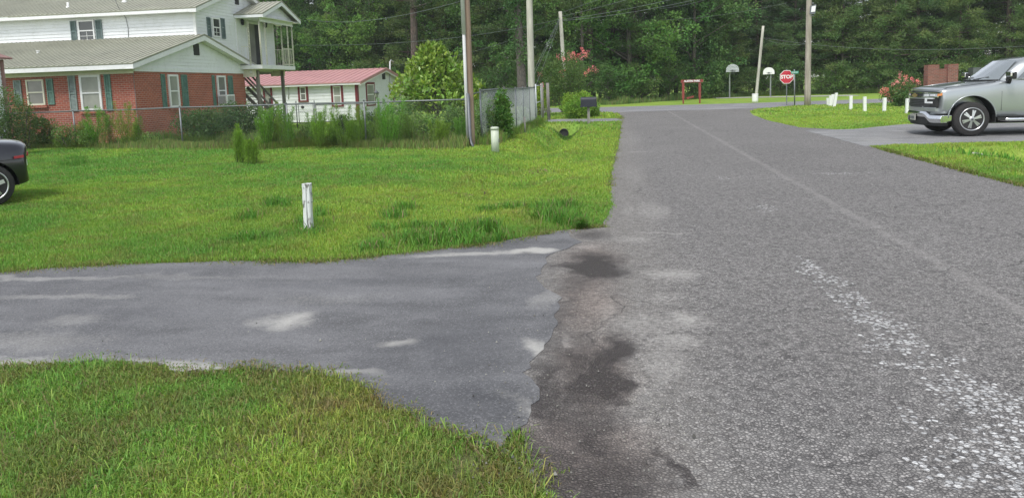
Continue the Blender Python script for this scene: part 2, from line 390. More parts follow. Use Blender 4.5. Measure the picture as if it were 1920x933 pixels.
def apron_material(name, dark, lite, spl, sandl):
    t = NT(name); P = t.pos()
    vo = t.n('TexVoronoi'); vo.inputs['Scale'].default_value = 130; t.l(P, vo.inputs['Vector'])
    cell = t.n('SeparateColor'); t.l(vo.outputs['Color'], cell.inputs[0])
    big = t.noise(.6, 4, .5, P); mid = t.noise(3.2, 5, .6, P); fine = t.noise(160, 3, .6, P)
    c = t.mix(t.mapr(big, .33, .67), dark, lite)
    mpx = t.n('Mapping'); mpx.inputs['Scale'].default_value = (.45, 2.4, 1); t.l(warped(t, .35, .9), mpx.inputs[0]); strk = t.noise(1.0, 5, .6, mpx.outputs[0])
    c = t.mix(t.mapr(strk, .30, .52, .7, 0), c, tuple(q*.62 for q in dark)); c = t.mix(t.mapr(strk, .52, .74, 0, .65), c, tuple(q*1.35 for q in lite))
    c = t.mix(t.math('MULTIPLY', t.mapr(mid, .45, .75), .5), c, tuple(q*1.35 for q in lite))
    c = t.mix(t.mapr(cell.outputs[0], .72, 1, 0, .55), c, tuple(q*1.9 for q in lite))
    c = t.mix(t.mapr(cell.outputs[1], .7, 1, 0, .55), c, tuple(q*.45 for q in dark))
    W2 = warped(t, .55, 2.6, None, 6)
    if spl:
        s = spots_px(t, W2, spl); nz = t.noise(45, 4, .7, P)
        c = t.mix(t.math('MULTIPLY', broken(t, s, nz, .15, 1.45, 1.0), .95), c, (.44,.43,.40))
    if sandl:
        s = spots_px(t, W2, sandl); nz = t.noise(45, 4, .7, P)
        c = t.mix(t.math('MULTIPLY', s, t.mapr(nz, .3, .62, .3, 1)), c, (.055,.057,.065))
    h = t.math('ADD', t.math('MULTIPLY', cell.outputs[2], .6), t.math('MULTIPLY', fine, .6))
    return t.out(c, .85, t.bump(h, .5, .006))
M['road'] = road_material()
M['apron'] = apron_material('driveway_asphalt', (.092,.093,.098), (.145,.145,.150),
    [(545,605,.27,.26,10,1.15,.95),(755,645,.18,.11,20,1.05,.95),(120,690,1.3,.16,0,1.2,.8),(330,695,.7,.15,0,1.1,.8),(640,705,.3,.08,0,.9,.7),(1000,790,.05,.2,20,.7,.7),(200,560,.35,.1,0,.5,.9),(1018,650,.11,.30,20,1.1,.9),(900,475,.9,.13,10,.9,.8),(1000,470,.35,.13,0,1.2,.7),
     (100,560,.8,.12,5,.5,.8),(350,520,1.2,.12,4,.35,.9),(60,640,.8,.35,0,.45,.9),(1030,560,.18,.4,0,.5,.8),(620,560,.8,.3,10,.28,.9),(140,600,.3,.25,0,.5,.9),(980,770,.10,.25,20,.4,.8),(20,525,1.5,.1,4,.6,.7)],
    [(680,760,.8,.35,0,.5,.9),(850,650,.45,.7,0,.6,.9),(880,760,.3,.4,0,.5,.9),(640,530,1.5,.16,10,.4,.9),(960,440,.5,.15,10,.65,.6),(700,690,.4,.5,0,.4,.9),(250,590,.7,.2,0,.3,.9)])
M['drive_r'] = apron_material('grey_driveway', (.165,.165,.165), (.23,.23,.23), [(1650,262,.8,1.0,0,.4,.9),(1720,246,1,.5,0,.4,.9)], None)
M['cross'] = apron_material('street_asphalt', (.17,.17,.18), (.24,.238,.245), [(1290,205,5,.3,0,.6,.7),(1210,222,2,1.2,0,.5,.8)], [(1250,213,3,.5,0,.6,.7),(1430,207,1.5,.6,0,.6,.8)])

# ------------------------------------------------------------------ ground and roads
def w2(L): return [tuple(float(q) for q in at(*p)[:2]) for p in L]
def rag(pts, amp=.05, step=.06, seed=0, closed=True, far=12):
    out = []; n = len(pts)
    for i in range(n if closed else n-1):
        a = np.array(pts[i]); b = np.array(pts[(i+1) % n]); L = np.linalg.norm(b-a)
        d = max(1.5, np.linalg.norm((a+b)/2)); st = step*max(1, d/4); k = max(1, min(400, int(L/st)))
        nv = np.array([-(b-a)[1], (b-a)[0]])/max(L, 1e-6)
        for j in range(k):
            p = a+(b-a)*j/k; q = (fbm(p[0]*1.7, p[1]*1.7, seed)-.5)*2.4*amp+(vn(p[0]*13, p[1]*13, seed+5)-.5)*amp+(vn(p[0]*37, p[1]*37, seed+6)-.5)*amp*.7
            out.append(tuple(p+nv*q))
    return out
def inpoly(x, y, poly):
    r = np.zeros(x.shape, bool); n = len(poly); j = n-1
    for i in range(n):
        xi, yi = poly[i]; xj, yj = poly[j]
        if yi != yj:
            c = ((yi > y) != (yj > y)) & (x < (xj-xi)*(y-yi)/(yj-yi)+xi); r ^= c
        j = i
    return r
NEAR = [(-30,3.4),(-9,3.75),(-5.2,3.8)]+w2([(0,692),(90,690),(165,676),(300,688),(340,700),(450,692),(570,697),(640,708),(700,730),(730,762),(775,775),(800,802),(870,822),(935,848),(985,880),(1015,905),(1050,960)])+[(-.12,1.6),(-.1,-6)]
FARE = w2([(1148,385),(1140,405),(1125,425),(1060,432),(980,446),(900,460),(740,478),(600,492),(430,490),(250,495),(100,503),(0,512)])+[(-9,5.9),(-30,5.2)]
EDGE_L = [(.19,36.2),(.2,33),(.14,28),(.05,21),(-.08,15.5),(-.12,11.5)]
road_l = NEAR[-3:][::-1]
road_poly = [(-.1,-6),(-.12,1.6)]+w2([(1050,960),(1015,905)])+[(-.42,3.05),(-.62,4.0),(-.75,5),(-.8,6.8),(-.75,8.02)]+w2([(1060,432)])[0:0]+w2([(1125,425),(1140,405),(1148,385)])+EDGE_L[::-1]+[(.1,38),(-.4,40.2),(-2,42.5),(9.5,42.5)]+w2([(1418,204),(1405,209),(1412,216),(1440,226),(1500,239),(1570,243)])+[(5.65,21.5),(5.6,19)]+w2([(1635,275),(1680,288),(1800,320),(1920,350)])+[(5.55,8),(5.6,2),(5.6,-6)]
apron_poly = NEAR[:-3]+w2([(1012,900),(975,860),(945,838),(960,812),(985,795),(1005,740),(1000,722),(985,700),(1000,672),(1035,640),(1050,610),(1040,590),(1047,560),(1020,535),(1010,520),(1030,480),(1062,468),(1088,455),(1075,445),(1060,432)])+FARE[3:]
drive_poly = [(5.45,22.9)]+w2([(1600,242.5),(1700,233)])+[(10,24.1),(16,23.9),(40,23.8),(40,17.7),(16,17.7)]+w2([(1920,265),(1780,269)])+w2([(1635,274)])+[(5.45,17.35)]
cross_poly = [(-12,52),(-10,46),(-6,42.5),(-1.6,41.6),(-.4,40.2),(5,40),(8.2,40.6)]+[(9.3,42.6),(20,43.6),(60,44.6),(60,50.6),(20,49.9),(9,48.7),(-1,48.7),(-4.5,50),(-6,52.5)]
gate_poly = [(.2,31.0),(-1.2,30.95),(-2.6,31.2),(-3.1,31.3),(-3.1,33.9),(-2.4,33.9),(-1,33.3),(.2,33.2)]
paved = [road_poly, apron_poly, drive_poly, cross_poly, gate_poly]
def is_paved(x, y):
    r = np.zeros(x.shape, bool)
    for p in paved: r |= inpoly(x, y, p)
    return r
def hgt(x, y):
    """terrain height"""
    z = -.2*sstep(27, 40, y)*sstep(-5, -9, x)-.1*sstep(21, 26, y)*sstep(-4.5, -9, x)
    # left roadside ditch
    e = np.exp(-((x+1.95)/.55)**2)*sstep(15, 25, y)*(1-sstep(29.7, 30.05, y)); z = z-.62*e
    e = np.exp(-((x+1.9)/.9)**2)*sstep(9, 11.5, y)*(1-sstep(13, 19, y)); z = z-.20*e
    # right ditch
    e = np.exp(-((x-8.0-.03*(17-y))/.75)**2)*(1-sstep(16.85, 17.15, y))*sstep(2, 7, y); z = z-.52*e
    z = z+(.05*(fbm(x*.5, y*.5, 3)-.5)+.03*(vn(x*2.1, y*2.1, 9)-.5))*sstep(.0, .8, np.minimum(np.abs(x+.1), 9))*np.where((x > -.2) & (x < 5.9), 0, 1)*sstep(6.2, 7.2, np.where(x < 0, y, 20))*np.where(y > 38, 0, 1)
    return z-.012
def gcol(x, y):
    n1 = fbm(x*.35, y*.35, 21); n2 = fbm(x*1.3, y*1.3, 33, 3); n3 = fbm(x*4, y*4, 41, 2)
    lime = np.array([.31,.445,.075]); deep = np.array([.155,.33,.062]); dry = np.array([.25,.20,.085])
    # yellower along the road verge and the far mown lawns
    v = sstep(-5.5, -1.5, x)*np.where(x < 1, 1, 1)*sstep(7.3, 9, y)
    v = np.maximum(v, (x > 5)*.9); v = np.maximum(v, sstep(26, 30, y)*.8)
    k = np.clip(.12+1.4*(n1-.44)+1.3*(n2-.5)+.55*v, 0, 1)[..., None]
    c = deep*(1-k)+lime*k
    near = (y < 5)[..., None]
    c = np.where(near, c*np.array([1.18,1.1,1.15]), c)
    d = sstep(.58, .72, n3)*.30+sstep(.50, .64, fbm(x*2.1+7, y*2.1, 57))*.38*(y < 5)+sstep(.5,.7,fbm(x*6, y*6, 58))*.22*(y<5)
    # rough strip along the fence
    fy = 19.6+(-3.9-x)*.27; d = np.maximum(d, np.exp(-((y-fy+.1)/.8)**2)*(x < -4)*.55*sstep(.3, .6, n2))
    d = np.clip(d, 0, 1)[..., None]
    return c*(1-d)+dry*d
def axis(pts):
    r = []
    for a, b, s in pts: r += list(np.arange(a, b, s))
    return np.array(r+[pts[-1][1]])
gx = axis([(-320,-60,20),(-60,-26,2),(-26,-12,.4),(-12,-.2,.14),(-.2,5.8,.5),(5.8,12,.15),(12,40,1.2),(40,320,20)])
gy = axis([(-40,-2,4),(-2,2,.5),(2,10,.14),(10,32,.16),(32,70,.8),(70,120,5),(120,600,40)])
GX, GY = np.meshgrid(gx, gy)
GZ = hgt(GX, GY)
GZ = np.where(is_paved(GX, GY), -.03, GZ)
nx, ny = len(gx), len(gy)
V = np.stack([GX.ravel(), GY.ravel(), GZ.ravel()], 1)
ii = (np.arange(ny-1)[:, None]*nx+np.arange(nx-1)[None]).ravel()
Fq = np.stack([ii, ii+1, ii+nx+1, ii+nx], 1)
gc = gcol(GX.ravel(), GY.ravel())
soil = np.array([.12,.095,.062])
nearf = (1-sstep(5, 16, np.hypot(GX, GY).ravel()))[:, None]
gc = gc*(1-.85*nearf)+soil*.85*nearf
t = NT('lawn_ground'); a = t.n('Attribute'); a.attribute_name = 'Col'; P = t.pos()
n1 = t.noise(7, 5, .65, P); n2 = t.noise(60, 3, .6, P)
mp = t.n('Mapping'); mp.inputs['Scale'].default_value = (5, 1.3, 1); t.l(P, mp.inputs[0]); n3 = t.noise(1.2, 4, .6, mp.outputs[0])
c = t.mix(t.math('MULTIPLY', t.mapr(n1, .35, .65, 1, 0), .45), a.outputs['Color'], (.07,.125,.018))
c = t.mix(t.math('MULTIPLY', t.mapr(n2, .55, .75), .35), c, (.30,.37,.08))
c = t.mix(t.math('MULTIPLY', t.mapr(n3, .6, .75), .25), c, (.33,.33,.11))
M['ground'] = t.out(c, .95, t.bump(t.math('ADD', n1, n2), .6, .05), Specular_IOR_Level=.15)
g = link('ground', fast_mesh('ground', V, Fq, M['ground'], gc, True)); tag(g, kind='structure')

def sheet(name, poly, z, mat, amp=.03, seed=0, thick=.05):
    pts = rag(poly, amp, seed=seed) if amp else poly
    from mathutils.geometry import delaunay_2d_cdt
    n = len(pts); r = delaunay_2d_cdt([Vector((p[0], p[1])) for p in pts], [(i, (i+1) % n) for i in range(n)], [list(range(n))], 1, 1e-6)
    bm = bmesh.new(); bv = [bm.verts.new((p[0], p[1], z)) for p in r[0]]
    for f in r[2]:
        try: bm.faces.new([bv[i] for i in f])
        except ValueError: pass
    vs = [bm.verts.new((p[0], p[1], z-.0005)) for p in pts]; lo = [bm.verts.new((p[0], p[1], z-thick)) for p in pts]
    for i in range(n): bm.faces.new((vs[i], lo[i], lo[(i+1) % n], vs[(i+1) % n]))
    for f in bm.faces:
        f.normal_update()
        if f.normal.z < -.5: f.normal_flip()
    me = bpy.data.meshes.new(name); bm.to_mesh(me); bm.free(); me.materials.append(mat)
    o = link(name, me); return tag(o, kind='structure')
sheet('road', road_poly, .003, M['road'], .045, 1)
sheet('driveway', apron_poly, .0075, M['apron'], .045, 2)
sheet('side_driveway', drive_poly, .008, M['drive_r'], .03, 3)
sheet('cross_street', cross_poly, .0085, M['cross'], .07, 4)
sheet('gate_driveway', gate_poly, .0095, M['drive_r'], .03, 5)

# ------------------------------------------------------------------ grass blades
rng = np.random.default_rng(7)
def blades(x, y, H, Wd, C, lean=.5, z=None, seed=0):
    r = np.random.default_rng(seed); n = len(x)
    z = hgt(x, y) if z is None else z
    az = r.uniform(0, 2*np.pi, n); la = r.uniform(0, 2*np.pi, n); ll = r.uniform(.1, 1, n)*lean*H
    sx, sy = np.cos(az)*Wd/2, np.sin(az)*Wd/2
    lx, ly = np.cos(la)*ll, np.sin(la)*ll
    V = np.empty((n, 5, 3), np.float32)
    V[:, 0] = np.stack([x-sx, y-sy, z-.01], 1); V[:, 1] = np.stack([x+sx, y+sy, z-.01], 1)
    V[:, 2] = np.stack([x+lx*.4-sx*.8, y+ly*.4-sy*.8, z+H*.6], 1); V[:, 3] = np.stack([x+lx*.4+sx*.8, y+ly*.4+sy*.8, z+H*.6], 1)
    V[:, 4] = np.stack([x+lx, y+ly, z+np.maximum(H*1.0-ll*.55, .2*H)], 1)
    b = (np.arange(n)*5)[:, None]
    Fc = np.concatenate([b+np.array([[0, 1, 3]]), b+np.array([[0, 3, 2]]), b+np.array([[2, 3, 4]])])
    return V.reshape(-1, 3), Fc, np.repeat(C, 5, 0)
def scatter(x0, x1, y0, y1, dens):
    n = int((x1-x0)*(y1-y0)*dens); return rng.uniform(x0, x1, n), rng.uniform(y0, y1, n)
def grass_region(name, regs, label):
    VV = []; FF = []; CC = []; off = 0
    for (x0, x1, y0, y1, dens, h, wd) in regs:
        x, y = scatter(x0, x1, y0, y1, dens)
        # clumping
        k = fbm(x*3, y*3, 71); k2 = .5*k+.5*fbm(x*1.6+3, y*1.6, 72); keep = k2+rng.uniform(-.16, .16, len(x)) > (.34 if y1 < 5 else .33); x = x[keep]; y = y[keep]
        px, py, dz = proj(np.stack([x, y, np.zeros_like(x)], 1))
        ok = (px > -220) & (px < 2140) & (py < 1080) & (dz > .5) & ~is_paved(x+rng.normal(0, .025, len(x)), y+rng.normal(0, .025, len(x)))
        x, y = x[ok], y[ok]
        n = len(x)
        if not n: continue
        tall = fbm(x*.9, y*.9, 88); H = h*(.55+.9*tall)*rng.uniform(.6, 1.35, n)
        C = gcol(x, y)*rng.uniform(.72, 1.25, (n, 1)); C[:, 0] *= rng.uniform(.8, 1.25, n)
        dr = rng.random(n) < .05+.06*(y < 5); C[dr] = np.array([.30,.25,.12])*rng.uniform(.7, 1.2, (dr.sum(), 1))
        near_ = y1 < 5
        if near_:
            H = H*np.where(rng.random(n) < .06, 2.0, 1.0); C = C*rng.uniform(.65, 1.3, (n, 1))
        a, b, c = blades(x, y, H, wd*rng.uniform(.7, 1.3, n), C, 1.35 if near_ else .85, seed=int(x0*7+y0*13+900) % 9999)
        VV.append(a); FF.append(b+off); CC.append(c); off += len(a)
    o = link(name, fast_mesh(name, np.concatenate(VV), np.concatenate(FF), M['grass'], np.concatenate(CC)))
    return tag(o, label, 'grass', kind='stuff')
grass_region('lawn_grass', [(-14,.2,6,9,7500,.058,.0062),(-16,.3,9,13,3600,.058,.009),(-20,.3,13,18,1700,.062,.013),(-24,.3,18,24,800,.07,.019),(-24,.3,24,34,260,.09,.03),(-20,.3,34,41.5,90,.09,.05)], 'bright green mown lawn left of the road')
grass_region('verge_grass', [(-6,0,1.2,4.2,19000,.044,.0048)], 'shorter patchy grass at the lower left beside the driveway')
grass_region('roadside_grass', [(5.4,12,7,12,3500,.05,.008),(5.4,14,12,18.2,2400,.05,.011),(5.4,20,22.5,32,400,.045,.022),(6,26,32,45,90,.06,.045)], 'yellow green mown grass right of the road')
# --------------------------------------------------------------- END SETTING


def haze_box(density):
    mb = MB(); mb.box((-90, -15, -2), (90, 110, 32)); m = bpy.data.materials.new('haze'); m.use_nodes = True; q = m.node_tree; q.nodes.remove(q.nodes['Principled BSDF'])
    v = q.nodes.new('ShaderNodeVolumePrincipled'); v.inputs['Color'].default_value = (.88,.94,.96,1); v.inputs['Density'].default_value = density; v.inputs['Anisotropy'].default_value = .2
    q.links.new(v.outputs[0], q.nodes['Material Output'].inputs['Volume']); tag(mb.build('haze', m), 'faint pale air between the road and the wood', 'haze', kind='stuff')
haze_box(.0005)

# ------------------------------------------------------------------ foliage tools
def leaf_cards(cen, dirs, L, W, col, seed=0, droop=0):
    """diamond leaves: cen (n,3), dirs (n,3) length direction"""
    r = np.random.default_rng(seed); n = len(cen)
    d = dirs/np.linalg.norm(dirs, axis=1, keepdims=True)
    q = r.normal(size=(n, 3)); s = np.cross(d, q); s /= np.linalg.norm(s, axis=1, keepdims=True)+1e-9
    L = np.broadcast_to(L, (n,))[:, None]; W = np.broadcast_to(W, (n,))[:, None]
    V = np.empty((n, 4, 3), np.float32)
    V[:, 0] = cen; V[:, 1] = cen+d*L*.5+s*W*.5; V[:, 2] = cen+d*L; V[:, 2, 2] -= droop*L[:, 0]; V[:, 3] = cen+d*L*.5-s*W*.5
    b = (np.arange(n)*4)[:, None]
    return V.reshape(-1, 3), b+np.array([[0, 1, 2, 3]]), np.repeat(col, 4, 0)
def merge(parts):
    off = 0; VV = []; FF = []; CC = []
    for v, f, c in parts: VV.append(v); FF.append(f+off); CC.append(c); off += len(v)
    return np.concatenate(VV), np.concatenate(FF), np.concatenate(CC)
def clump(cen, rad3, n, L, W, base, seed, up=.25, jit=.25, out=.8, shell=.5):
    """cloud of leaves inside ellipsoids cen (k,3), rad3 (k,3)"""
    r = np.random.default_rng(seed); k = len(cen)
    d = r.normal(size=(k, n, 3)); d /= np.linalg.norm(d, axis=2, keepdims=True)
    rr = (shell+(1-shell)*r.random((k, n, 1)))
    p = (cen[:, None]+d*rr*rad3[:, None]).reshape(-1, 3)
    dr = (d*out+r.normal(size=d.shape)*.55).reshape(-1, 3); dr[:, 2] += up
    kc = r.uniform(1-jit, 1+jit, (k, 1, 1))
    c = (1.32*base[None, None]*kc*r.uniform(.7, 1.3, (k, n, 1))).reshape(-1, 3)
    y = r.uniform(.85, 1.25, (k, 1)).repeat(n, 1).reshape(-1); c[:, 0] *= y
    m = len(p)
    return leaf_cards(p, dr, L*r.uniform(.6, 1.3, m), W*r.uniform(.7, 1.3, m), c, seed+1)

def pine_proto(seed, h, z0, spread, base, n_wh=30, trunk_r=.17, dens=60):
    r = np.random.default_rng(seed); mb = MB(); bend = r.uniform(-.25, .25, 2)
    tp = lambda z: np.array([bend[0]*math.sin(z*.25), bend[1]*math.sin(z*.3+1), z])
    zs = np.linspace(-.3, h, 9); mb.tube([tp(z) for z in zs], [trunk_r*(1-.82*max(0, z)/h) for z in zs], 9)
    cen = []; rd = []
    for i in range(n_wh):
        z = z0+(h-z0)*(i+r.uniform(-.3, .3))/n_wh; t = (z-z0)/(h-z0)
        L = spread*(1-max(0, t)**1.6)*(.55+.45*min(1, (t+.15)*5))*r.uniform(.65, 1.1)+.35
        for k in range(r.integers(2, 5)):
            a = r.uniform(0, 2*math.pi); Lk = L*r.uniform(.6, 1.1); dz = Lk*r.uniform(-.12, .3)
            p0 = tp(z); p1 = p0+np.array([math.cos(a)*Lk*.6, math.sin(a)*Lk*.6, dz*.3]); p2 = p0+np.array([math.cos(a)*Lk, math.sin(a)*Lk, dz])
            mb.tube([p0, p1, p2], [.035+.01*Lk, .025, .01], 4, False)
            for q in range(max(3, int(Lk*2.6))):
                f = r.uniform(.35, 1.05); p = p0+(p2-p0)*f+r.normal(size=3)*[.22, .22, .08]*Lk*.45
                cen.append(p); rd.append(np.array([.52, .52, .20])*r.uniform(.7, 1.3))
    V, Fc, C = clump(np.array(cen), np.array(rd), dens, .23, .045, np.array(base), seed+3, .2, .32, .9, .15)
    return mb, fast_mesh('needles', V, Fc, M['pine'], C)
def broad_proto(seed, h, z0, w_, base, nclump=150, leaf=.165, dens=70, trunk_r=.16, tips=True):
    r = np.random.default_rng(seed); mb = MB(); zc = (h+z0)/2
    b = r.uniform(-.5, .5, 2)
    tp = lambda z: np.array([b[0]*math.sin(z*.3), b[1]*math.sin(z*.27), z])
    zs = np.linspace(-.3, h*.9, 8); mb.tube([tp(z) for z in zs], [trunk_r*(1-.85*max(0, z)/h) for z in zs], 8)
    # big boughs, then clumps round bough ends
    boughs = []
    for i in range(26):
        t = r.random(); z = z0+(h-z0)*t; L = w_*(math.sin(math.pi*min(1, .2+.75*t))**.7)*r.uniform(.6, 1.1)
        a = r.uniform(0, 2*math.pi); p0 = tp(max(.5, z-L*.4)); p1 = p0+np.array([math.cos(a)*L*.55, math.sin(a)*L*.55, L*.3]); p2 = tp(z)+np.array([math.cos(a)*L, math.sin(a)*L, L*.15])
        mb.tube([p0, p1, p2], [.05, .03, .01], 5, False); boughs.append((p0, p2, L))
    cen = []; rd = []
    for i in range(nclump):
        p0, p2, L = boughs[r.integers(len(boughs))]; f = r.uniform(.4, 1.1)
        cen.append(p0+(p2-p0)*f+r.normal(size=3)*[.5, .5, .45]); rd.append(np.array([.62, .62, .38])*r.uniform(.6, 1.35))
    V, Fc, C = clump(np.array(cen), np.array(rd), dens, leaf, leaf*.62, np.array(base), seed+3, .05, .3, .8, .35)
    return mb, fast_mesh('foliage', V, Fc, M['leaf'], C)
def make_tree(proto, name, loc, label, cat, group=None, rz=0, bark=None, sc=1, crown='crown'):
    mb, me = proto
    t = empty(name, loc, label, cat, group, rz); t.scale = (sc,)*3
    if not hasattr(mb, 'mesh'):
        o = mb.build('trunk', bark or M['bark'], None); mb.mesh = o.data; bpy.data.objects.remove(o)
    link('trunk', mb.mesh, t); link(crown, me, t)
    return t

DG = (.040,.080,.026)
PINES = [pine_proto(11, 17, 1.2, 3.3, (.080,.135,.045), 36), pine_proto(12, 19, 2.8, 3.0, (.062,.112,.046), 36, .2), pine_proto(13, 15, .8, 3.1, (.095,.155,.045), 34),
         pine_proto(14, 21, 6.0, 3.2, (.070,.118,.046), 32, .24), pine_proto(15, 18, 2.0, 3.6, (.068,.122,.050), 38, .19), pine_proto(16, 9, .3, 2.5, (.095,.150,.050), 26, .1, 62), pine_proto(17, 7, .2, 2.1, (.080,.135,.050), 22, .08, 62)]
BROADS = [broad_proto(21, 14, 1.2, 3.2, (.090,.185,.045), 260), broad_proto(22, 12, .8, 3.0, (.110,.205,.048), 240), broad_proto(23, 16, 2.0, 3.4, (.078,.160,.044), 270),
          broad_proto(24, 10, .6, 2.8, (.085,.170,.052), 220)]
UNDER = [broad_proto(31, 3.2, .15, 1.6, (.075,.145,.040), 80, .15, 40, .05), broad_proto(32, 2.3, .1, 1.4, (.095,.175,.045), 70, .14, 36, .04), broad_proto(33, 4.5, .2, 1.9, (.068,.135,.040), 100, .16, 40, .06)]

def wood_front(x):
    return float(np.interp(x, [-60,-36,-22,-14,-7,-3.5,0,3,7,11,16,24,34,50], [70,66,64,62,58,56,56,60,66,68.5,67,64.5,62,60]))
def region(x):
    if x < -19: return 'behind the upper porch'
    if x < -6.5: return 'behind the red roofed house'
    if x < 3: return 'between hedge and park sign'
    if x < 12: return 'behind the basketball hoops'
    if x < 20.5: return 'behind the white posts'
    return 'behind the brick gateway'
tr = random.Random(5); ORD = ['first', 'second', 'third', 'fourth', 'fifth', 'sixth', 'seventh', 'eighth', 'ninth', 'tenth', 'eleventh', 'twelfth']; seen_lab = {}
def wood_row(off, step, x0, x1, pb, rowname='front'):
    x = x0
    while x < x1:
        y = wood_front(x)+off+tr.uniform(-.8, .8); rg = region(x); xx = x
        bp = pb
        if -2.5 < x < 7: bp = .8 if off < 4 else .4
        if off < 0 and x < 3: y += 1.5
        if -24 < x < -17: bp = .7
        if x > 9: bp = .12
        if x > 7 and off < 4: y += 1.0
        br_ = tr.random() < bp; kind = 'leafy tree' if br_ else 'pine'
        key = (kind, rowname if off < 9 else 'deep', rg); seen_lab[key] = seen_lab.get(key, 0)+1; o_ = ORD[min(11, seen_lab[key]-1)]
        if off < 9: lab = '%s %s from the left, %s wood row, %s' % (o_, kind, rowname, rg)
        else: lab = 'one of the %ss standing deep in the wood %s' % (kind, rg)
        z = float(hgt(np.array(x), np.array(y)))
        if br_:
            k = tr.randrange(4) if off < 4 else tr.choice([0, 2])
            make_tree(BROADS[k], 'broadleaf_tree', (x, y, z), lab, 'tree', 'leafy trees of the wood', tr.uniform(0, 6.28), M['bark'], tr.uniform(.9, 1.2)*(1.15 if -2.5 < x < 7 else 1))
        else:
            make_tree(PINES[tr.choice((5, 6)) if off < 0 else tr.randrange(5) if off > 4 else tr.randrange(7)], 'pine_tree', (x, y, z), lab, 'tree', 'pines of the wood', tr.uniform(0, 6.28), M['pine_bark'], tr.uniform(.85, 1.15))
        x += step*tr.uniform(.75, 1.25)
wood_row(-.3, 4.2, -34, 36, .25, rowname='edge')
wood_row(2.0, 3.0, -36, 36, .3, rowname='front')
wood_row(4.6, 3.0, -62, 42, .3, rowname='second')
wood_row(8.5, 3.2, -62, 48, .25, rowname='third')
wood_row(13.0, 3.4, -64, 54, .25, rowname='rear')
wood_row(18.0, 3.6, -66, 60, .35, rowname='rearmost')
x = -30
while x < 34:
    y = wood_front(x)+tr.uniform(-.6, .5)
    p = tr.choice(UNDER if not 8 < x < 22 else UNDER[:2])
    rg = region(x).replace('between hedge and park sign', 'left of the park sign'); key = ('bush', rg); seen_lab[key] = seen_lab.get(key, 0)+1
    make_tree(p, 'undergrowth_bush', (x, y, 0), '%s low bush from the left, wood edge, %s' % (ORD[min(11, seen_lab[key]-1)], rg), 'bush', 'bushes along the foot of the wood', tr.uniform(0, 6.28), M['bark'], tr.uniform(.55, 1.0), 'foliage')
    x += tr.uniform(1.0, 2.2)
# tall weeds along the foot of the wood
def weed_strip(name, f, label, n, h, wd, base, seed, cat='weeds', lean=.4, dry=.1, mat=None):
    r = np.random.default_rng(seed); x, y = f(r, n); C = np.array(base)*r.uniform(.6, 1.4, (n, 1)); C[:, 0] *= r.uniform(.8, 1.3, n)
    d = r.random(n) < dry; C[d] = np.array([.30,.24,.13])*r.uniform(.6, 1.2, (d.sum(), 1))
    a, b, c = blades(x, y, h*r.uniform(.4, 1.2, n)*(.5+vn(x*1.4, y*1.4, seed)), wd*r.uniform(.7, 1.4, n), C, lean, seed=seed)
    return tag(link(name, fast_mesh(name, a, b, mat or M['grass'], c)), label, cat, kind='stuff')
def fwood(r, n):
    x = r.uniform(-25, 34, n); return x, np.array([wood_front(q) for q in x])-1.6+r.uniform(-.5, .9, n)
weed_strip('wood_edge_weeds', fwood, 'tall weeds and grass at the foot of the wood', 11000, .5, .035, (.13,.21,.055), 3)

# single big pine trunk behind the white house and the vine covered tree
def big_pine():
    p = onY(775, 130, 60); mb = MB()
    mb.tube([(p[0]+.25*math.sin(z*.15), 60+.1*z/10, z) for z in np.linspace(-.4, 17, 9)], [.34*(1-.5*z/17)+.02 for z in np.linspace(0, 17, 9)], 12)
    r = np.random.default_rng(5); cen = []; rd = []
    for z in np.linspace(8, 17.5, 16):
        for k in range(4):
            a = r.uniform(0, 6.28); L = r.uniform(1.2, 3.2); q = np.array([p[0]+math.cos(a)*L, 60+math.sin(a)*L, z+L*.1])
            mb.tube([(p[0], 60, z), q], [.06, .015], 4, False)
            for _ in range(4): cen.append(q+r.normal(size=3)*[.5,.5,.2]); rd.append([.5,.5,.22])
    me = fast_mesh('crown', *clump(np.array(cen), np.array(rd), 30, .28, .04, np.array((.046,.078,.03)), 9, .2, .3, .9, .15)[:2], M['pine'])
    V, Fc, C = clump(np.array(cen), np.array(rd), 30, .28, .04, np.array((.046,.078,.03)), 9, .2, .3, .9, .15)
    loc = (p[0], 60, 0); V = V-np.array(loc, np.float32)
    t = empty('pine_tree', loc, 'thick bare pine trunk rising behind the red roofed house', 'tree')
    mb.build('trunk', M['pine_bark'], t); link('crown', fast_mesh('crown', V, Fc, M['pine'], C), t)
big_pine()
def vine_tree():
    p = onY(980, 172, 50); x, y = p[0], 50.0; loc = (x, y, 0); mb = MB()
    mb.tube([(x-.3*z/12, y, z) for z in np.linspace(-.3, 13, 8)], [.34-.015*z for z in np.linspace(0, 13, 8)], 12)
    r = np.random.default_rng(8); cen = []; rd = []
    for i in range(130):
        z = 2.6+r.random()*10.5; a = r.uniform(0, 6.28); q = r.uniform(.25, .75); cen.append([x-.3*z/12+math.cos(a)*q, y+math.sin(a)*q, z]); rd.append([.35,.35,.5])
    V, Fc, C = clump(np.array(cen), np.array(rd), 46, .17, .12, np.array((.055,.12,.035)), 31, -.4, .25, .8, .3)
    t = empty('vine_covered_tree', loc, 'tree trunk wrapped in climbing green vine, bare brown at its foot', 'tree')
    mb.build('trunk', M['bark'], t); link('vine', fast_mesh('vine', V-np.array(loc, np.float32), Fc, M['leaf'], C), t)
vine_tree()

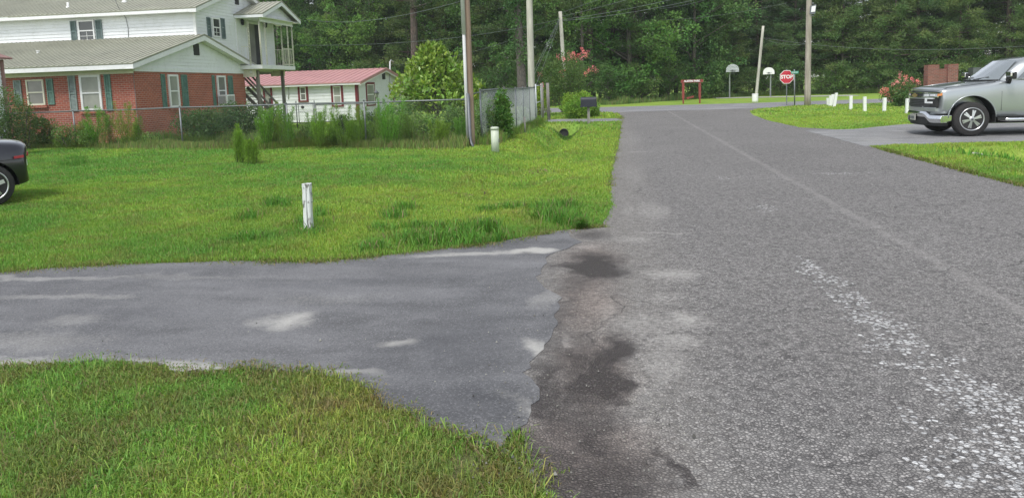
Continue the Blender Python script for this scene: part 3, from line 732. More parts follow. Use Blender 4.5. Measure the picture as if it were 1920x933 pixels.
# ================================================================== brick house
def lerp(a, b, t): return a+(b-a)*t
def siding_x(mb, x0f, x1f, y, z0, z1, out=-1, st=.14, lip=.024):
    """clapboard wall in a plane of constant y; x limits are functions of z"""
    z = z0
    while z < z1-.01:
        zt = min(z+st, z1); a0, a1, b0, b1 = x0f(z), x1f(z), x0f(zt), x1f(zt)
        mb.add([(a0, y+out*lip, z), (a1, y+out*lip, z), (b1, y+out*.001, zt), (b0, y+out*.001, zt)], [(0,1,2,3)])
        mb.add([(a0, y, z), (a1, y, z), (a1, y+out*lip, z), (a0, y+out*lip, z)], [(0,1,2,3)]); z = zt
def siding_y(mb, y0f, y1f, x, z0, z1, out=1, st=.14, lip=.024):
    z = z0
    while z < z1-.01:
        zt = min(z+st, z1); a0, a1, b0, b1 = y0f(z), y1f(z), y0f(zt), y1f(zt)
        mb.add([(x+out*lip, a0, z), (x+out*lip, a1, z), (x+out*.001, b1, zt), (x+out*.001, b0, zt)], [(0,1,2,3)])
        mb.add([(x, a0, z), (x, a1, z), (x+out*lip, a1, z), (x+out*lip, a0, z)], [(0,1,2,3)]); z = zt
def frame_box(mb, ax, p, u0, u1, z0, z1, d0, d1):
    """box on wall: ax 'y' wall of constant y facing -y at p ; 'x' wall of constant x facing +x"""
    if ax == 'y': mb.box((u0, p-d1, z0), (u1, p-d0, z1))
    else: mb.box((p+d0, u0, z0), (p+d1, u1, z1))
def window(house, ax, p, u0, u1, z0, z1, glass='blind', trim='white', tw=.06, mid=True, sill=None, label=None, outer=None, grid=False):
    mb = MB(); zm = (z0+z1)/2
    frame_box(mb, ax, p, u0, u0+tw, z0, z1, .0, .06); frame_box(mb, ax, p, u1-tw, u1, z0, z1, .0, .06)
    frame_box(mb, ax, p, u0+tw, u1-tw, z1-tw, z1, .0, .06); frame_box(mb, ax, p, u0+tw, u1-tw, z0, z0+tw, .0, .066)
    if mid: frame_box(mb, ax, p, u0+tw, u1-tw, zm-.025, zm+.025, .015, .055)
    if grid:
        um = (u0+u1)/2; frame_box(mb, ax, p, um-.008, um+.008, z0+tw, zm-.025, .015, .034); frame_box(mb, ax, p, u0+tw, u1-tw, (z0+zm)/2-.008, (z0+zm)/2+.008, .015, .033)
    w_ = mb.build('window', M[trim], house)
    if label: w_['label'] = label
    g = MB()
    frame_box(g, ax, p, u0+tw, u1-tw, zm+.025 if mid else z0+tw, z1-tw, .004, .03)
    g.build('pane', M[glass], w_)
    if mid:
        g = MB(); frame_box(g, ax, p, u0+tw, u1-tw, z0+tw, zm-.025, .004, .022); g.build('pane', M[glass if not grid else 'glass'], w_)
    if sill:
        g = MB(); frame_box(g, ax, p, u0-.08, u1+.08, z0-.10, z0-.005, .0, .09); g.build('sill', M[sill], w_)
    return w_
def shutter(house, ax, p, u0, u1, z0, z1, mat='shutter'):
    mb = MB(); f = .045
    frame_box(mb, ax, p, u0, u0+f, z0, z1, .002, .045); frame_box(mb, ax, p, u1-f, u1, z0, z1, .002, .045)
    for a, b in ((z0, z0+f*1.3), ((z0+z1)/2-f*.6, (z0+z1)/2+f*.6), (z1-f*1.3, z1)): frame_box(mb, ax, p, u0+f, u1-f, a, b, .002, .044)
    z = z0+f*1.5
    while z < z1-f*1.6:
        if abs(z-(z0+z1)/2) > .07:
            if ax == 'y': mb.add([(u0+f, p-.008, z+.045), (u1-f, p-.008, z+.045), (u1-f, p-.036, z), (u0+f, p-.036, z)], [(0,1,2,3)])
            else: mb.add([(p+.008, u0+f, z+.045), (p+.008, u1-f, z+.045), (p+.036, u1-f, z), (p+.036, u0+f, z)], [(0,1,2,3)])
        z += .05
    frame_box(mb, ax, p, u0+f, u1-f, z0+f, z1-f, .002, .006)
    mb.build('shutter', M[mat], house)
def roof_plane(mb, a, b, c, d, t=.04, rib=.23, rh=.035):
    """a,b eave ends; d,c ridge ends above them. slab with ribs running eave->ridge"""
    a, b, c, d = map(Vector, (a, b, c, d)); n = (b-a).cross(d-a).normalized()
    if n.z < 0: n = -n
    mb.prism([a, b, c, d], n*-t)
    L = (b-a).length; k = int(L/rib)
    for i in range(k+1):
        f = (i+.02)/(k+.04); p = a+(b-a)*f; q = d+(c-d)*f; mb.bar(p+n*.012, q+n*.012, .035, rh, up=n)
Yf = 26.0; HB = -.12
cor = onY(263, 268, Yf); XR = float(cor[0])
zbr = float(onY(263, 133.5, Yf)[2])                      # top of the brick
ap = onX(382, 65, XR+.35); YR = float(ap[1]); ZR = float(ap[2])
ev = onY(272, 117, Yf-.55); ZE = float(ev[2])
Yb = float(onX(458, 140, XR)[1]); XL = XR-13.5
slope = (ZR-ZE)/(YR-(Yf-.55)); Yeb = Yb+.55; ZEb = ZR-slope*(Yeb-YR)
print('house', XR, zbr, 'ridge', YR, ZR, 'eave', ZE, 'back', Yb, ZEb, slope)
H = empty('brick_house', (XR, Yf, HB), 'red brick house with tan metal roof and a white sided upper storey', 'house')
mb = MB(); mb.add([(XL, Yf, HB), (XR, Yf, HB), (XR, Yf, zbr), (XL, Yf, zbr)], [(0,1,2,3)]); mb.add([(XL, Yb, HB), (XR, Yb, HB), (XR, Yb, zbr), (XL, Yb, zbr)], [(3,2,1,0)])
mb.add([(XL, Yf, HB), (XL, Yb, HB), (XL, Yb, zbr), (XL, Yf, zbr)], [(0,1,2,3)]); mb.build('front_wall', M['brick_x'], H)
mb = MB(); mb.box((XR-.2, Yf+.001, HB), (XR, Yb-.001, zbr)); mb.build('side_wall', M['brick_y'], H)
mb = MB(); mb.box((-20.55, Yf-.01, HB+.02), (-20.1, Yf-.002, HB+.22)); mb.build('foundation_vent', M['dark'], H)
# gable siding above the brick
zg = zbr+.0
def roofz(y, zr=None): return ZR-slope*abs(y-YR)
mb = MB(); top = roofz(YR)-.1
def gy0(z): return max(Yf, YR-(ZR-.06-z)/slope)
def gy1(z): return min(Yb, YR+(ZR-.06-z)/slope)
siding_y(mb, gy0, gy1, XR+.015, zg+.14, ZR-.08); mb.box((XR, Yf-.02, zg), (XR+.05, Yb+.02, zg+.15)); mb.build('gable', M['siding'], H)
mb = MB(); vy = [float(onX(p, 95, XR)[1]) for p in (361.5, 371.5)]; vz = float(onX(366, 104, XR)[2]), float(onX(366, 82, XR)[2])
mb.box((XR+.03, vy[0], vz[0]), (XR+.06, vy[1], vz[1])); mb.build('gable_vent', M['dark'], H)
# lower roof
mb = MB(); xo = XR+.38
roof_plane(mb, (XL-.4, Yf-.55, ZE), (xo, Yf-.55, ZE), (xo, YR, ZR), (XL-.4, YR, ZR)); roof_plane(mb, (XL-.4, Yeb, ZEb), (xo, Yeb, ZEb), (xo, YR, ZR), (XL-.4, YR, ZR))
RF = mb.build('roof', M['roof'], H)
mb = MB(); mb.box((XL-.4, Yf-.53, ZE-.21), (xo-.03, Yf-.50, ZE-.05)); mb.build('fascia', M['white'], RF)
mb = MB(); mb.box((XL-.3, Yf-.50, ZE-.20), (xo-.05, Yf-.002, ZE-.185)); mb.box((XL-.3, Yf-.03, ZE-.36), (XR, Yf-.003, ZE-.2)); mb.build('soffit', M['cream'], RF)
mb = MB()
for y0, z0, y1, z1 in ((Yf-.55, ZE-.05, YR, ZR-.05), (Yeb, ZEb-.05, YR, ZR-.05)):
    mb.prism([(xo-.035, y0, z0), (xo-.035, y1, z1), (xo-.035, y1, z1-.2), (xo-.035, y0, z0-.17)], (.03, 0, 0))
    mb.prism([(XR+.05, y0, z0-.16), (xo-.035, y0, z0-.16), (xo-.035, y1, z1-.19), (XR+.05, y1, z1-.19)], (0, 0, .012))
mb.build('rake_board', M['white'], RF)
mb = MB(); mb.box((XR-.6, Yeb-.25, ZEb-.2), (XR+.3, Yeb-.02, ZEb-.06)); mb.build('rear_fascia', M['white'], RF)
def pipe(px, py0, py1, Y, mat='white', w=.05):
    a = onY(px, py1, Y); b = onY(px, py0, Y); m = MB(); m.tube([a-np.array([0,0,.15]), b], w, 10); m.tube([b-np.array([0,0,.03]), b], w*1.5, 10); m.build('vent_pipe', M[mat], RF)
pipe(71, 95, 99.5, 27.9); 
# windows on the front brick wall
def wy(px0, px1, py0, py1, Y): 
    a = onY(px0, py0, Y); b = onY(px1, py1, Y); c_ = onY((px0+px1)/2, (py0+py1)/2, Y); hh = (a[2]-b[2])/2
    return float(a[0]), float(b[0]), float(c_[2]-hh), float(c_[2]+hh)
def wx(px0, px1, py0, py1, X):
    a = onX(px0, py0, X); b = onX(px1, py1, X); c_ = onX((px0+px1)/2, (py0+py1)/2, X); s0 = onX((px0+px1)/2, py0, X)[2]; s1 = onX((px0+px1)/2, py1, X)[2]
    return float(a[1]), float(b[1]), float(s1), float(s0)
u = wy(49, 87, 150, 197, Yf); window(H, 'y', Yf, *u, glass='blind_dim', trim='cream', sill='brick_x'); 
u = wy(25, 44, 151, 196, Yf); shutter(H, 'y', Yf, *u, 'shutter_faded'); u = wy(82, 104, 148, 196, Yf); shutter(H, 'y', Yf, *(u[0]+.1, u[1], u[2], u[3]), 'shutter')
u = wy(148.5, 194.5, 141.5, 207.5, Yf); window(H, 'y', Yf, *u, glass='blind', trim='white', sill='brick_x', tw=.085, label='white framed double hung window with a pale blind')
u = wy(127, 147.5, 142, 209, Yf); shutter(H, 'y', Yf, *u, 'shutter_faded'); u = wy(195, 213, 139.5, 208, Yf); shutter(H, 'y', Yf, *u, 'shutter')
# gable side windows
u = wx(313, 337, 140, 202, XR); window(H, 'x', XR, *u, glass='blind', trim='white', sill='brick_y', tw=.08)
u = wx(300, 313, 139, 203, XR); shutter(H, 'x', XR, *u); u = wx(338, 354, 140, 202, XR); shutter(H, 'x', XR, *u)
u = wx(405, 425, 142, 198, XR); window(H, 'x', XR, *u, glass='blind_dim', trim='white', tw=.08, label='window with an air conditioner set in its lower half')
u = wx(396, 405, 141, 198, XR); shutter(H, 'x', XR, *u); u = wx(426, 437, 142, 177, XR); shutter(H, 'x', XR, *(u[0], u[1], wx(426, 437, 142, 197, XR)[2], u[3]))
# window air conditioner
y0, y1, z0, z1 = wx(406, 423, 178, 197, XR); d = .42
A = empty('air_conditioner', (XR+.05, (y0+y1)/2, z0), 'white window air conditioner jutting from the brick gable wall', 'air conditioner')
mb = MB(); mb.box((XR+.066, y0, z0), (XR+.066+d, y1, z1)); mb.build('casing', M['white'], A, bevel=.012)
mb = MB(); 
for k in range(9):
    z = z0+.05+k*(z1-z0-.1)/9; mb.box((XR+.1, y0-.006, z), (XR+.01+d, y0-.001, z+.018))
for k in range(9):
    z = z0+.05+k*(z1-z0-.1)/9; mb.box((XR+.067+d, y0+.06, z), (XR+.072+d, y1-.06, z+.018))
mb.build('louvre', M['dark'], A)
# floodlight under the rake end
p = onX(470, 134, XR+.35); FL = empty('eave_floodlight', p, 'pair of white floodlights under the corner of the brick house eave', 'light')
mb = MB(); mb.tube([p+np.array([-.25,0,.05]), p+np.array([0,-.05,0]), p+np.array([.12,-.1,-.06])], [.05,.05,.085], 10); mb.build('lamp_head', M['white'], FL)
mb = MB(); mb.tube([p+np.array([-.2,.2,.05]), p+np.array([.1,.25,-.05]), p+np.array([.16,.28,-.16])], [.04,.05,.075], 10); mb.build('lamp_head', M['white'], FL)
# cable down the brick corner
mb = MB(); mb.tube([(XR-.02, Yf-.012, zbr), (XR-.01, Yf-.014, .9), (XR+.01, Yf-.012, HB)], .009, 5); mb.build('cable', M['wire_pale'], H)

# ------------------------------------------------------------ upper storey (part of the same house)
YU = YR+.02; ZU0 = ZR-.12
ue = onY(375, 17, YU-.35); ZUE = float(ue[2])+.03; ZUW = ZUE-.12
YU1 = float(onX(444, 60, XR)[1])                          # where the porch begins
YU2 = float(onX(512, 60, XR)[1])                          # rear corner
mb = MB(); siding_x(mb, lambda z: XL, lambda z: XR, YU, ZU0, ZUW); mb.build('upper_front_wall', M['siding'], H)
YUR = (YU+YU2)/2; us = .34; ZUR = ZUE+us*(YUR-(YU-.4))
mb = MB(); siding_y(mb, lambda z: max(YU, YUR-(ZUR-.06-z)/us), lambda z: min(YU2, YUR+(ZUR-.06-z)/us), XR, 2.7, ZUR-.1)
mb.build('upper_side_wall', M['siding'], H)
mb = MB(); mb.add([(XL, YU2, 2.6), (XR, YU2, 2.6), (XR, YU2, ZUE), (XL, YU2, ZUE)], [(3,2,1,0)]); mb.add([(XL, YU, 2.6), (XL, YU2, 2.6), (XL, YU2, ZUE), (XL, YU, ZUE)], [(0,1,2,3)]); mb.build('upper_rear_wall', M['siding'], H)
mb = MB(); mb.box((XR-.09, YU-.03, ZU0), (XR+.03, YU+.06, ZUW)); mb.box((XR-.02, YU1-.12, 2.85), (XR+.05, YU1, ZUE)); mb.box((XR-.04, YU2-.08, 2.85), (XR+.03, YU2+.02, ZUE)); mb.build('corner_trim', M['white'], H)
mb = MB(); xu = XR+.32; a0 = YU-.42
roof_plane(mb, (XL-.4, a0, ZUE+.05), (xu, a0, ZUE+.05), (xu, YUR, ZUR+.05), (XL-.4, YUR, ZUR+.05)); a1 = 2*YUR-a0
roof_plane(mb, (XL-.4, a1, ZUE+.05), (xu, a1, ZUE+.05), (xu, YUR, ZUR+.05), (XL-.4, YUR, ZUR+.05)); RU = mb.build('upper_roof', M['roof'], H)
mb = MB(); mb.box((XL-.4, a0+.02, ZUE-.13), (xu-.04, a0+.05, ZUE)); mb.box((XL-.3, a0+.05, ZUE-.12), (xu-.05, YU-.003, ZUE-.105))
for (ya, yb) in ((a0, YUR), (a1, YUR)):
    mb.prism([(xu-.035, ya, ZUE), (xu-.035, yb, ZUR), (xu-.035, yb, ZUR-.18), (xu-.035, ya, ZUE-.16)], (.03, 0, 0))
    mb.prism([(XR+.002, ya, ZUE-.15), (xu-.035, ya, ZUE-.15), (xu-.035, yb, ZUR-.17), (XR+.002, yb, ZUR-.17)], (0,0,.012))
mb.build('upper_fascia', M['white'], RU)
for px, y0, y1, YY in ((127, 5, 13, YU+.9), (233, -6, 2, YU+1.3)):
    a = onY(px, y1, YY); b = onY(px, y0, YY); m = MB(); m.tube([a-np.array([0,0,.3]), b], .05, 10); m.tube([a-np.array([0,0,.1]), a+np.array([0,0,.02])], [.16,.06], 10); m.build('vent_pipe', M['white'], RU)
u = wy(146, 180, 39, 77, YU-.02); window(H, 'y', YU-.02, *u, glass='glass', trim='white', grid=True, label='dark upper window between grey green shutters')
u = wy(131.5, 146, 40, 79, YU-.02); shutter(H, 'y', YU-.02, *u, 'shutter_dark'); u = wy(178.5, 194, 38, 76, YU-.02); shutter(H, 'y', YU-.02, *u, 'shutter_dark')
u = wx(396, 413, 34, 70, XR+.016); window(H, 'x', XR+.016, *u, glass='glass', trim='white', grid=True)
u = wx(386.5, 396, 33, 70, XR+.016); shutter(H, 'x', XR+.016, *u, 'shutter_dark'); u = wx(413, 422.5, 35, 73, XR+.016); shutter(H, 'x', XR+.016, *u, 'shutter_dark')
y0, y1, z0, z1 = wx(439, 447, -6, 9, XR); mb = MB(); mb.box((XR+.012, y0, z0), (XR+.035, y1, z1)); mb.build('gable_vent', M['dark'], H)
mb = MB(); mb.tube([onY(214, -4, YU-.5), onY(223, 16, YU-.45), onY(236, 34, YU-.04), onY(240, 52, YU-.03), onY(241, 70, YU-.03)], .012, 5); mb.build('cable', M['wire'], H)

# ------------------------------------------------------------ upper porch
pc = onY(493, 127, YU1+.1); XP = float(pc[0]); ZD = float(pc[2]); YP0 = YU1+.05; YP1 = float(onX(554, 134, XP)[1]); ZPE = float(onX(492, 27, XP+.1)[2]); YPR = (YP0+YP1)/2; ZPR = float(onX(531, 6, XP+.1)[2])
print('porch', XP, ZD, YP0, YP1, ZPE, ZPR, 'upper', YU, ZUE, YU1, YU2)
mb = MB(); mb.box((XR-.1, YP0, ZD-.05), (XP, YP1, ZD+.14)); PD = mb.build('porch_deck', M['white'], H)
mb = MB(); mb.box((XR-.1, YP0+.25, ZD-.42), (XP-.5, YP0+.33, ZD-.051)); mb.box((XR-.1, YP1-.3, ZD-.35), (XP-.5, YP1-.2, ZD-.051)); mb.build('deck_beam', M['cream'], PD)
mb = MB(); pp = [(XP-.55, YP0+.55), (XP-.6, YP1-.3)]
for x, y in pp: mb = MB(); mb.box((x-.07, y-.07, HB-.1), (x+.07, y+.07, ZD-.1)); mb.build('support_post', M['greywood'], PD)
mb = MB(); mb.bar((XP-.55, YP0+.55, ZD-1.0), (XP-1.1, YP0+.55, ZD-.4), .07); mb.build('brace', M['greywood'], PD)
# stairs behind
mb = MB()
for k in range(11): mb.box((XR+.1+.0, YP0+1.1+0, ZD-.1-(k+1)*.0), (XR+.1, YP0+1.1, ZD-.1)) if False else None
sa = onY(455, 143, Yb+1.2); sb = onY(505, 196, Yb+1.2)
for off in (0, .95):
    mb.bar(sa+np.array([0,off,0]), sb+np.array([0,off,0]), .05, .09); mb.bar(sa+np.array([-.3,off,-.55]), sb+np.array([-.3,off,-.45]), .05, .16)
    mb.bar(sa+np.array([.9,off,-.75-.4]), sa+np.array([.9,off,-1.9]), .08)
for k in range(9):
    q = sa*(1-k/9)+sb*(k/9); mb.box((q[0]-.45, q[1]+.02, q[2]-.75), (q[0]-.15, q[1]+.93, q[2]-.71))
mb.build('stair', M['greywood'], H)
mb = MB(); e = .28
roof_plane(mb, (XR-.4, YP0-e, ZPE), (XP+.35, YP0-e, ZPE), (XP+.35, YPR, ZPR), (XR-.4, YPR, ZPR)); roof_plane(mb, (XR-.4, YP1+e, ZPE), (XP+.35, YP1+e, ZPE), (XP+.35, YPR, ZPR), (XR-.4, YPR, ZPR))
PR = mb.build('porch_roof', M['roof'], H)
mb = MB(); mb.box((XR, YP0-e-.01, ZPE-.02), (XP-.5, YP0-e+.02, ZPE+.005)); sl_ = (ZPR-ZPE)/(YPR-YP0+e)
mb = MB(); mb.box((XR, YP0-e+.02, ZPE-.17), (XP+.30, YP0-e+.05, ZPE-.045)); mb.box((XR, YP1+e-.05, ZPE-.17), (XP+.30, YP1+e-.02, ZPE-.045)); mb.box((XR+.06, YP0-e+.05, ZPE-.16), (XP+.30, YP1+e-.05, ZPE-.14))
for ya in (YP0-e, YP1+e): mb.prism([(XP+.32, ya, ZPE-.045), (XP+.32, YPR, ZPR-.045), (XP+.32, YPR, ZPR-.22), (XP+.32, ya, ZPE-.2)], (.03, 0, 0))
siding_y(mb, lambda z: max(YP0, YPR-(ZPR-.12-z)/sl_), lambda z: min(YP1, YPR+(ZPR-.12-z)/sl_), XP, ZPE-.34, ZPR-.15); mb.build('porch_gable', M['siding'], PR)
mb = MB()
for (x, y) in ((XP-.04, YP0+.05), (XP-.04, YP0+.62), (XP-.04, YP1-.05), (XP-.04, YP1-.6), (XP-.62, YP1-.06), (XP-.6, YP0+.05)):
    mb = MB()
    for s_ in (-.05, .05): mb.tube([(x, y+s_, ZD+.1), (x, y+s_, ZPE-.3)], .014, 6)
    for k in range(6): z = ZD+.3+k*.38; mb.tube([(x, y-.05, z), (x, y, z+.12), (x, y+.05, z), (x, y, z-.12), (x, y-.05, z)], .006, 4, False)
    mb.build('porch_post', M['cream'], PD)
mb = MB(); zr0, zr1 = ZD+.22, ZD+1.02
def rail(x0, y0, x1, y1):
    mb = MB()
    for z in (zr0, zr1): mb.bar((x0, y0, z), (x1, y1, z), .03, .025)
    L = math.hypot(x1-x0, y1-y0); n = int(L/.11)
    for k in range(n+1):
        f = k/max(1, n); x = lerp(x0, x1, f); y = lerp(y0, y1, f); mb.tube([(x, y, zr0), (x+.012*(-1)**k, y+.012*(-1)**k, (zr0+zr1)/2), (x, y, zr1)], .0075, 4, False)
    mb.build('railing', M['cream'], PD)
rail(XR+.1, YP1-.06, XP-.05, YP1-.06); rail(XP-.05, YP1-1.3, XP-.05, YP1-.1); rail(XR+.1, YP0+.06, XP-.62, YP0+.06)
y0, y1, z0, z1 = wx(461, 490, 46, 122, XR); z0 = ZD+.14
mb = MB(); mb.box((XR+.02, y0-.06, z0), (XR+.05, y0, z1+.06)); mb.box((XR+.02, y1, z0), (XR+.05, y1+.06, z1+.06)); mb.box((XR+.02, y0, z1), (XR+.05, y1, z1+.06)); DR = mb.build('door', M['white'], H)
mb = MB(); mb.box((XR+.018, y0, z0), (XR+.03, lerp(y0, y1, .6), z1)); mb.build('door_panel', M['blind_dim'], DR); mb = MB(); mb.box((XR+.018, lerp(y0, y1, .6), z0), (XR+.026, y1, z1)); mb.build('door_opening', M['dark'], DR)
for px, py in ((455, 42), (498, 47)):
    p = onX(px, py, XR+.1); mb = MB(); mb.lathe(p-np.array([0,0,.15]), [(.02,0),(.07,.03),(.09,.2),(.1,.22),(.02,.3)], 8); mb.bar(p+np.array([-.1,0,.12]), p+np.array([0,0,.14]), .03); mb.build('wall_lantern', M['mailbox'], H)

# shed at the left edge
YSH = 22.4; sx = onY(11, 170, YSH); zt = float(onY(8, 112, YSH)[2]); X_ = float(sx[0])
SH = empty('shed', (X_-1, YSH-1.5, HB), 'small pale shed with faded red corner post and brown roof at the left edge', 'shed')
mb = MB(); mb.box((X_-.10, YSH-.10, HB), (X_+.02, YSH+.02, zt)); mb.build('corner_post', M['pinkwood'], SH)
mb = MB(); siding_y(mb, lambda z: YSH-3, lambda z: YSH-.11, X_-.03, HB, zt); mb.box((X_-3, YSH-3, HB), (X_-.04, YSH, zt)); mb.build('wall', M['siding'], SH)
mb = MB(); mb.prism([(X_+.2, YSH+.2, zt), (X_+.2, YSH-3.2, zt), (X_-1.4, YSH-3.2, zt+.55), (X_-1.4, YSH+.2, zt+.55)], (0, 0, .06)); mb.prism([(X_-3, YSH+.2, zt), (X_-3, YSH-3.2, zt), (X_-1.41, YSH-3.2, zt+.55), (X_-1.41, YSH+.2, zt+.55)], (0, 0, .06)); mb.build('roof', M['pinkwood'], SH)

# ================================================================== white house with the red roof
YW = 44.6; HW = -.26
c0 = onY(673.5, 224, YW); XW = float(c0[0]); ZW = float(onY(672, 155.5, YW)[2]); HW = min(HW, float(c0[2]))
rp = onX(724, 127.5, XW+.3); YWR = float(rp[1]); ZWR = float(rp[2]); YW2 = 2*YWR-YW; ze = float(onX(666, 155, XW+.3)[2]); ZWE = float(onY(666, 154.5, YW-.35)[2])+.03
print('white', XW, HW, ZW, YWR, ZWR, YW2, ZWE)
XWL = XW-17
WH = empty('white_house', (XW, YW, HW), 'low white sided house with red metal roof and maroon trim', 'house')
ws = (ZWR-ZWE)/(YWR-YW+.35)
mb = MB(); siding_x(mb, lambda z: XWL, lambda z: XW, YW, HW, ZW, st=.2, lip=.028); mb.build('front_wall', M['siding'], WH)
mb = MB(); siding_y(mb, lambda z: max(YW, YWR-(ZWR-.08-z)/ws), lambda z: min(YW2, YWR+(ZWR-.08-z)/ws), XW, HW, ZWR-.1, st=.2, lip=.028); mb.build('side_wall', M['siding'], WH)
mb = MB(); mb.add([(XWL, YW2, HW), (XW, YW2, HW), (XW, YW2, ZW), (XWL, YW2, ZW)], [(3,2,1,0)]); mb.add([(XWL, YW, HW), (XWL, YW2, HW), (XWL, YW2, ZW), (XWL, YW, ZW)], [(0,1,2,3)]); mb.build('rear_wall', M['siding'], WH)
mb = MB(); xo = XW+.32
roof_plane(mb, (XWL-.3, YW-.35, ZWE), (xo, YW-.35, ZWE), (xo, YWR, ZWR), (XWL-.3, YWR, ZWR), rib=.4); roof_plane(mb, (XWL-.3, YW2+.35, ZWE), (xo, YW2+.35, ZWE), (xo, YWR, ZWR), (XWL-.3, YWR, ZWR), rib=.4)
WR = mb.build('roof', M['red_roof'], WH)
mb = MB(); mb.box((XWL-.3, YW-.36, ZWE-.06), (xo, YW-.345, ZWE+.015))
for ya in (YW-.35, YW2+.35): mb.prism([(xo, ya, ZWE+.02), (xo, YWR, ZWR+.02), (xo, YWR, ZWR-.16), (xo, ya, ZWE-.14)], (.03, 0, 0))
mb.build('red_edge_trim', M['maroon'] if False else M['red_roof'], WR)
mb = MB(); mb.box((XWL-.3, YW-.33, ZWE-.17), (xo-.02, YW-.31, ZWE-.045)); mb.box((XWL-.3, YW-.31, ZWE-.16), (xo-.03, YW-.022, ZWE-.145))
for ya in (YW-.33, YW2+.33): mb.prism([(xo-.04, ya, ZWE-.1), (xo-.04, YWR, ZWR-.1), (xo-.04, YWR, ZWR-.26), (xo-.04, ya, ZWE-.26)], (.03, 0, 0))
mb.build('fascia', M['white'], WR)
mb = MB(); mb.box((XW-.16, YW-.035, HW), (XW-.001, YW-.02, ZW)); mb.box((XW+.02, YW-.035, HW), (XW+.035, YW+.1, ZW)); mb.box((XWL, YW-.035, HW), (XWL+.15, YW-.02, ZW)); mb.build('corner_trim', M['maroon'], WH)
def twin(ax, p, u, glass, inner=True):
    t_ = .13; u0, u1, z0, z1 = u; mb = MB()
    frame_box(mb, ax, p, u0, u0+t_, z0, z1, .0, .05); frame_box(mb, ax, p, u1-t_, u1, z0, z1, .0, .05); frame_box(mb, ax, p, u0+t_, u1-t_, z1-t_, z1, .0, .05); frame_box(mb, ax, p, u0+t_, u1-t_, z0, z0+t_*.7, .0, .05)
    w_ = mb.build('window', M['maroon'], WH); mb = MB(); a, b, c_, d_ = u0+t_, u1-t_, z0+t_*.7, z1-t_; k = .06; zm = (c_+d_)/2
    for q in ((a, a+k, c_, d_), (b-k, b, c_, d_), (a+k, b-k, c_, c_+k), (a+k, b-k, d_-k, d_), (a+k, b-k, zm-.03, zm+.03)): frame_box(mb, ax, p, *q, .0, .042)
    mb.build('sash', M['white'], w_)
    for q in ((a+k, b-k, zm+.03, d_-k), (a+k, b-k, c_+k, zm-.03)): mb = MB(); frame_box(mb, ax, p, *q, .0, .03); mb.build('pane', M[glass], w_)
yy = YW-.02
twin('y', yy, wy(558, 579, 159.5, 191, yy), 'blind_dim'); twin('y', yy, wy(620, 645, 158, 200, yy), 'blind')
u = wy(493, 514, 161, 224, yy); mb = MB(); frame_box(mb, 'y', yy, u[0], u[0]+.1, HW+.1, u[3], 0, .05); frame_box(mb, 'y', yy, u[1]-.1, u[1], HW+.1, u[3], 0, .05); frame_box(mb, 'y', yy, u[0]+.1, u[1]-.1, u[3]-.12, u[3], 0, .05); dd = mb.build('door', M['maroon'], WH)
mb = MB(); frame_box(mb, 'y', yy, u[0]+.1, u[1]-.1, HW+.1, u[3]-.12, 0, .02); mb.build('door_panel', M['blind'], dd)
XX = XW+.02
twin('x', XX, wx(685, 703.5, 154.5, 199, XX), 'blind'); twin('x', XX, wx(736, 752, 155, 190, XX), 'blind')
u = wx(716, 722, 136, 149, XX); mb = MB(); mb.box((XX, u[0], u[2]), (XX+.03, u[1], u[3])); mb.build('gable_vent', M['dark'], WH)
a = onX(731.5, 172, XX+.05); b = onX(731, 116, XX+.05); mb = MB(); mb.tube([a, b, b+np.array([.06,.1,.1]), b+np.array([.1,.5,.0])], .055, 8); mb.build('service_mast', M['pvc'], WH)
mb = MB(); p = onY(567.5, 201, yy); mb.tube([p, p+np.array([0,-.02,0])], .1, 12); mb.build('wall_vent', M['dark'], WH)
for px, pa, pb in ((541, 158, 186), (625, 200, 224)):
    a = onY(px, pa, yy-.02); b = onY(px, pb, yy-.02); mb = MB(); mb.tube([a, b], .03, 6); mb.build('downpipe', M['pvc'], WH)

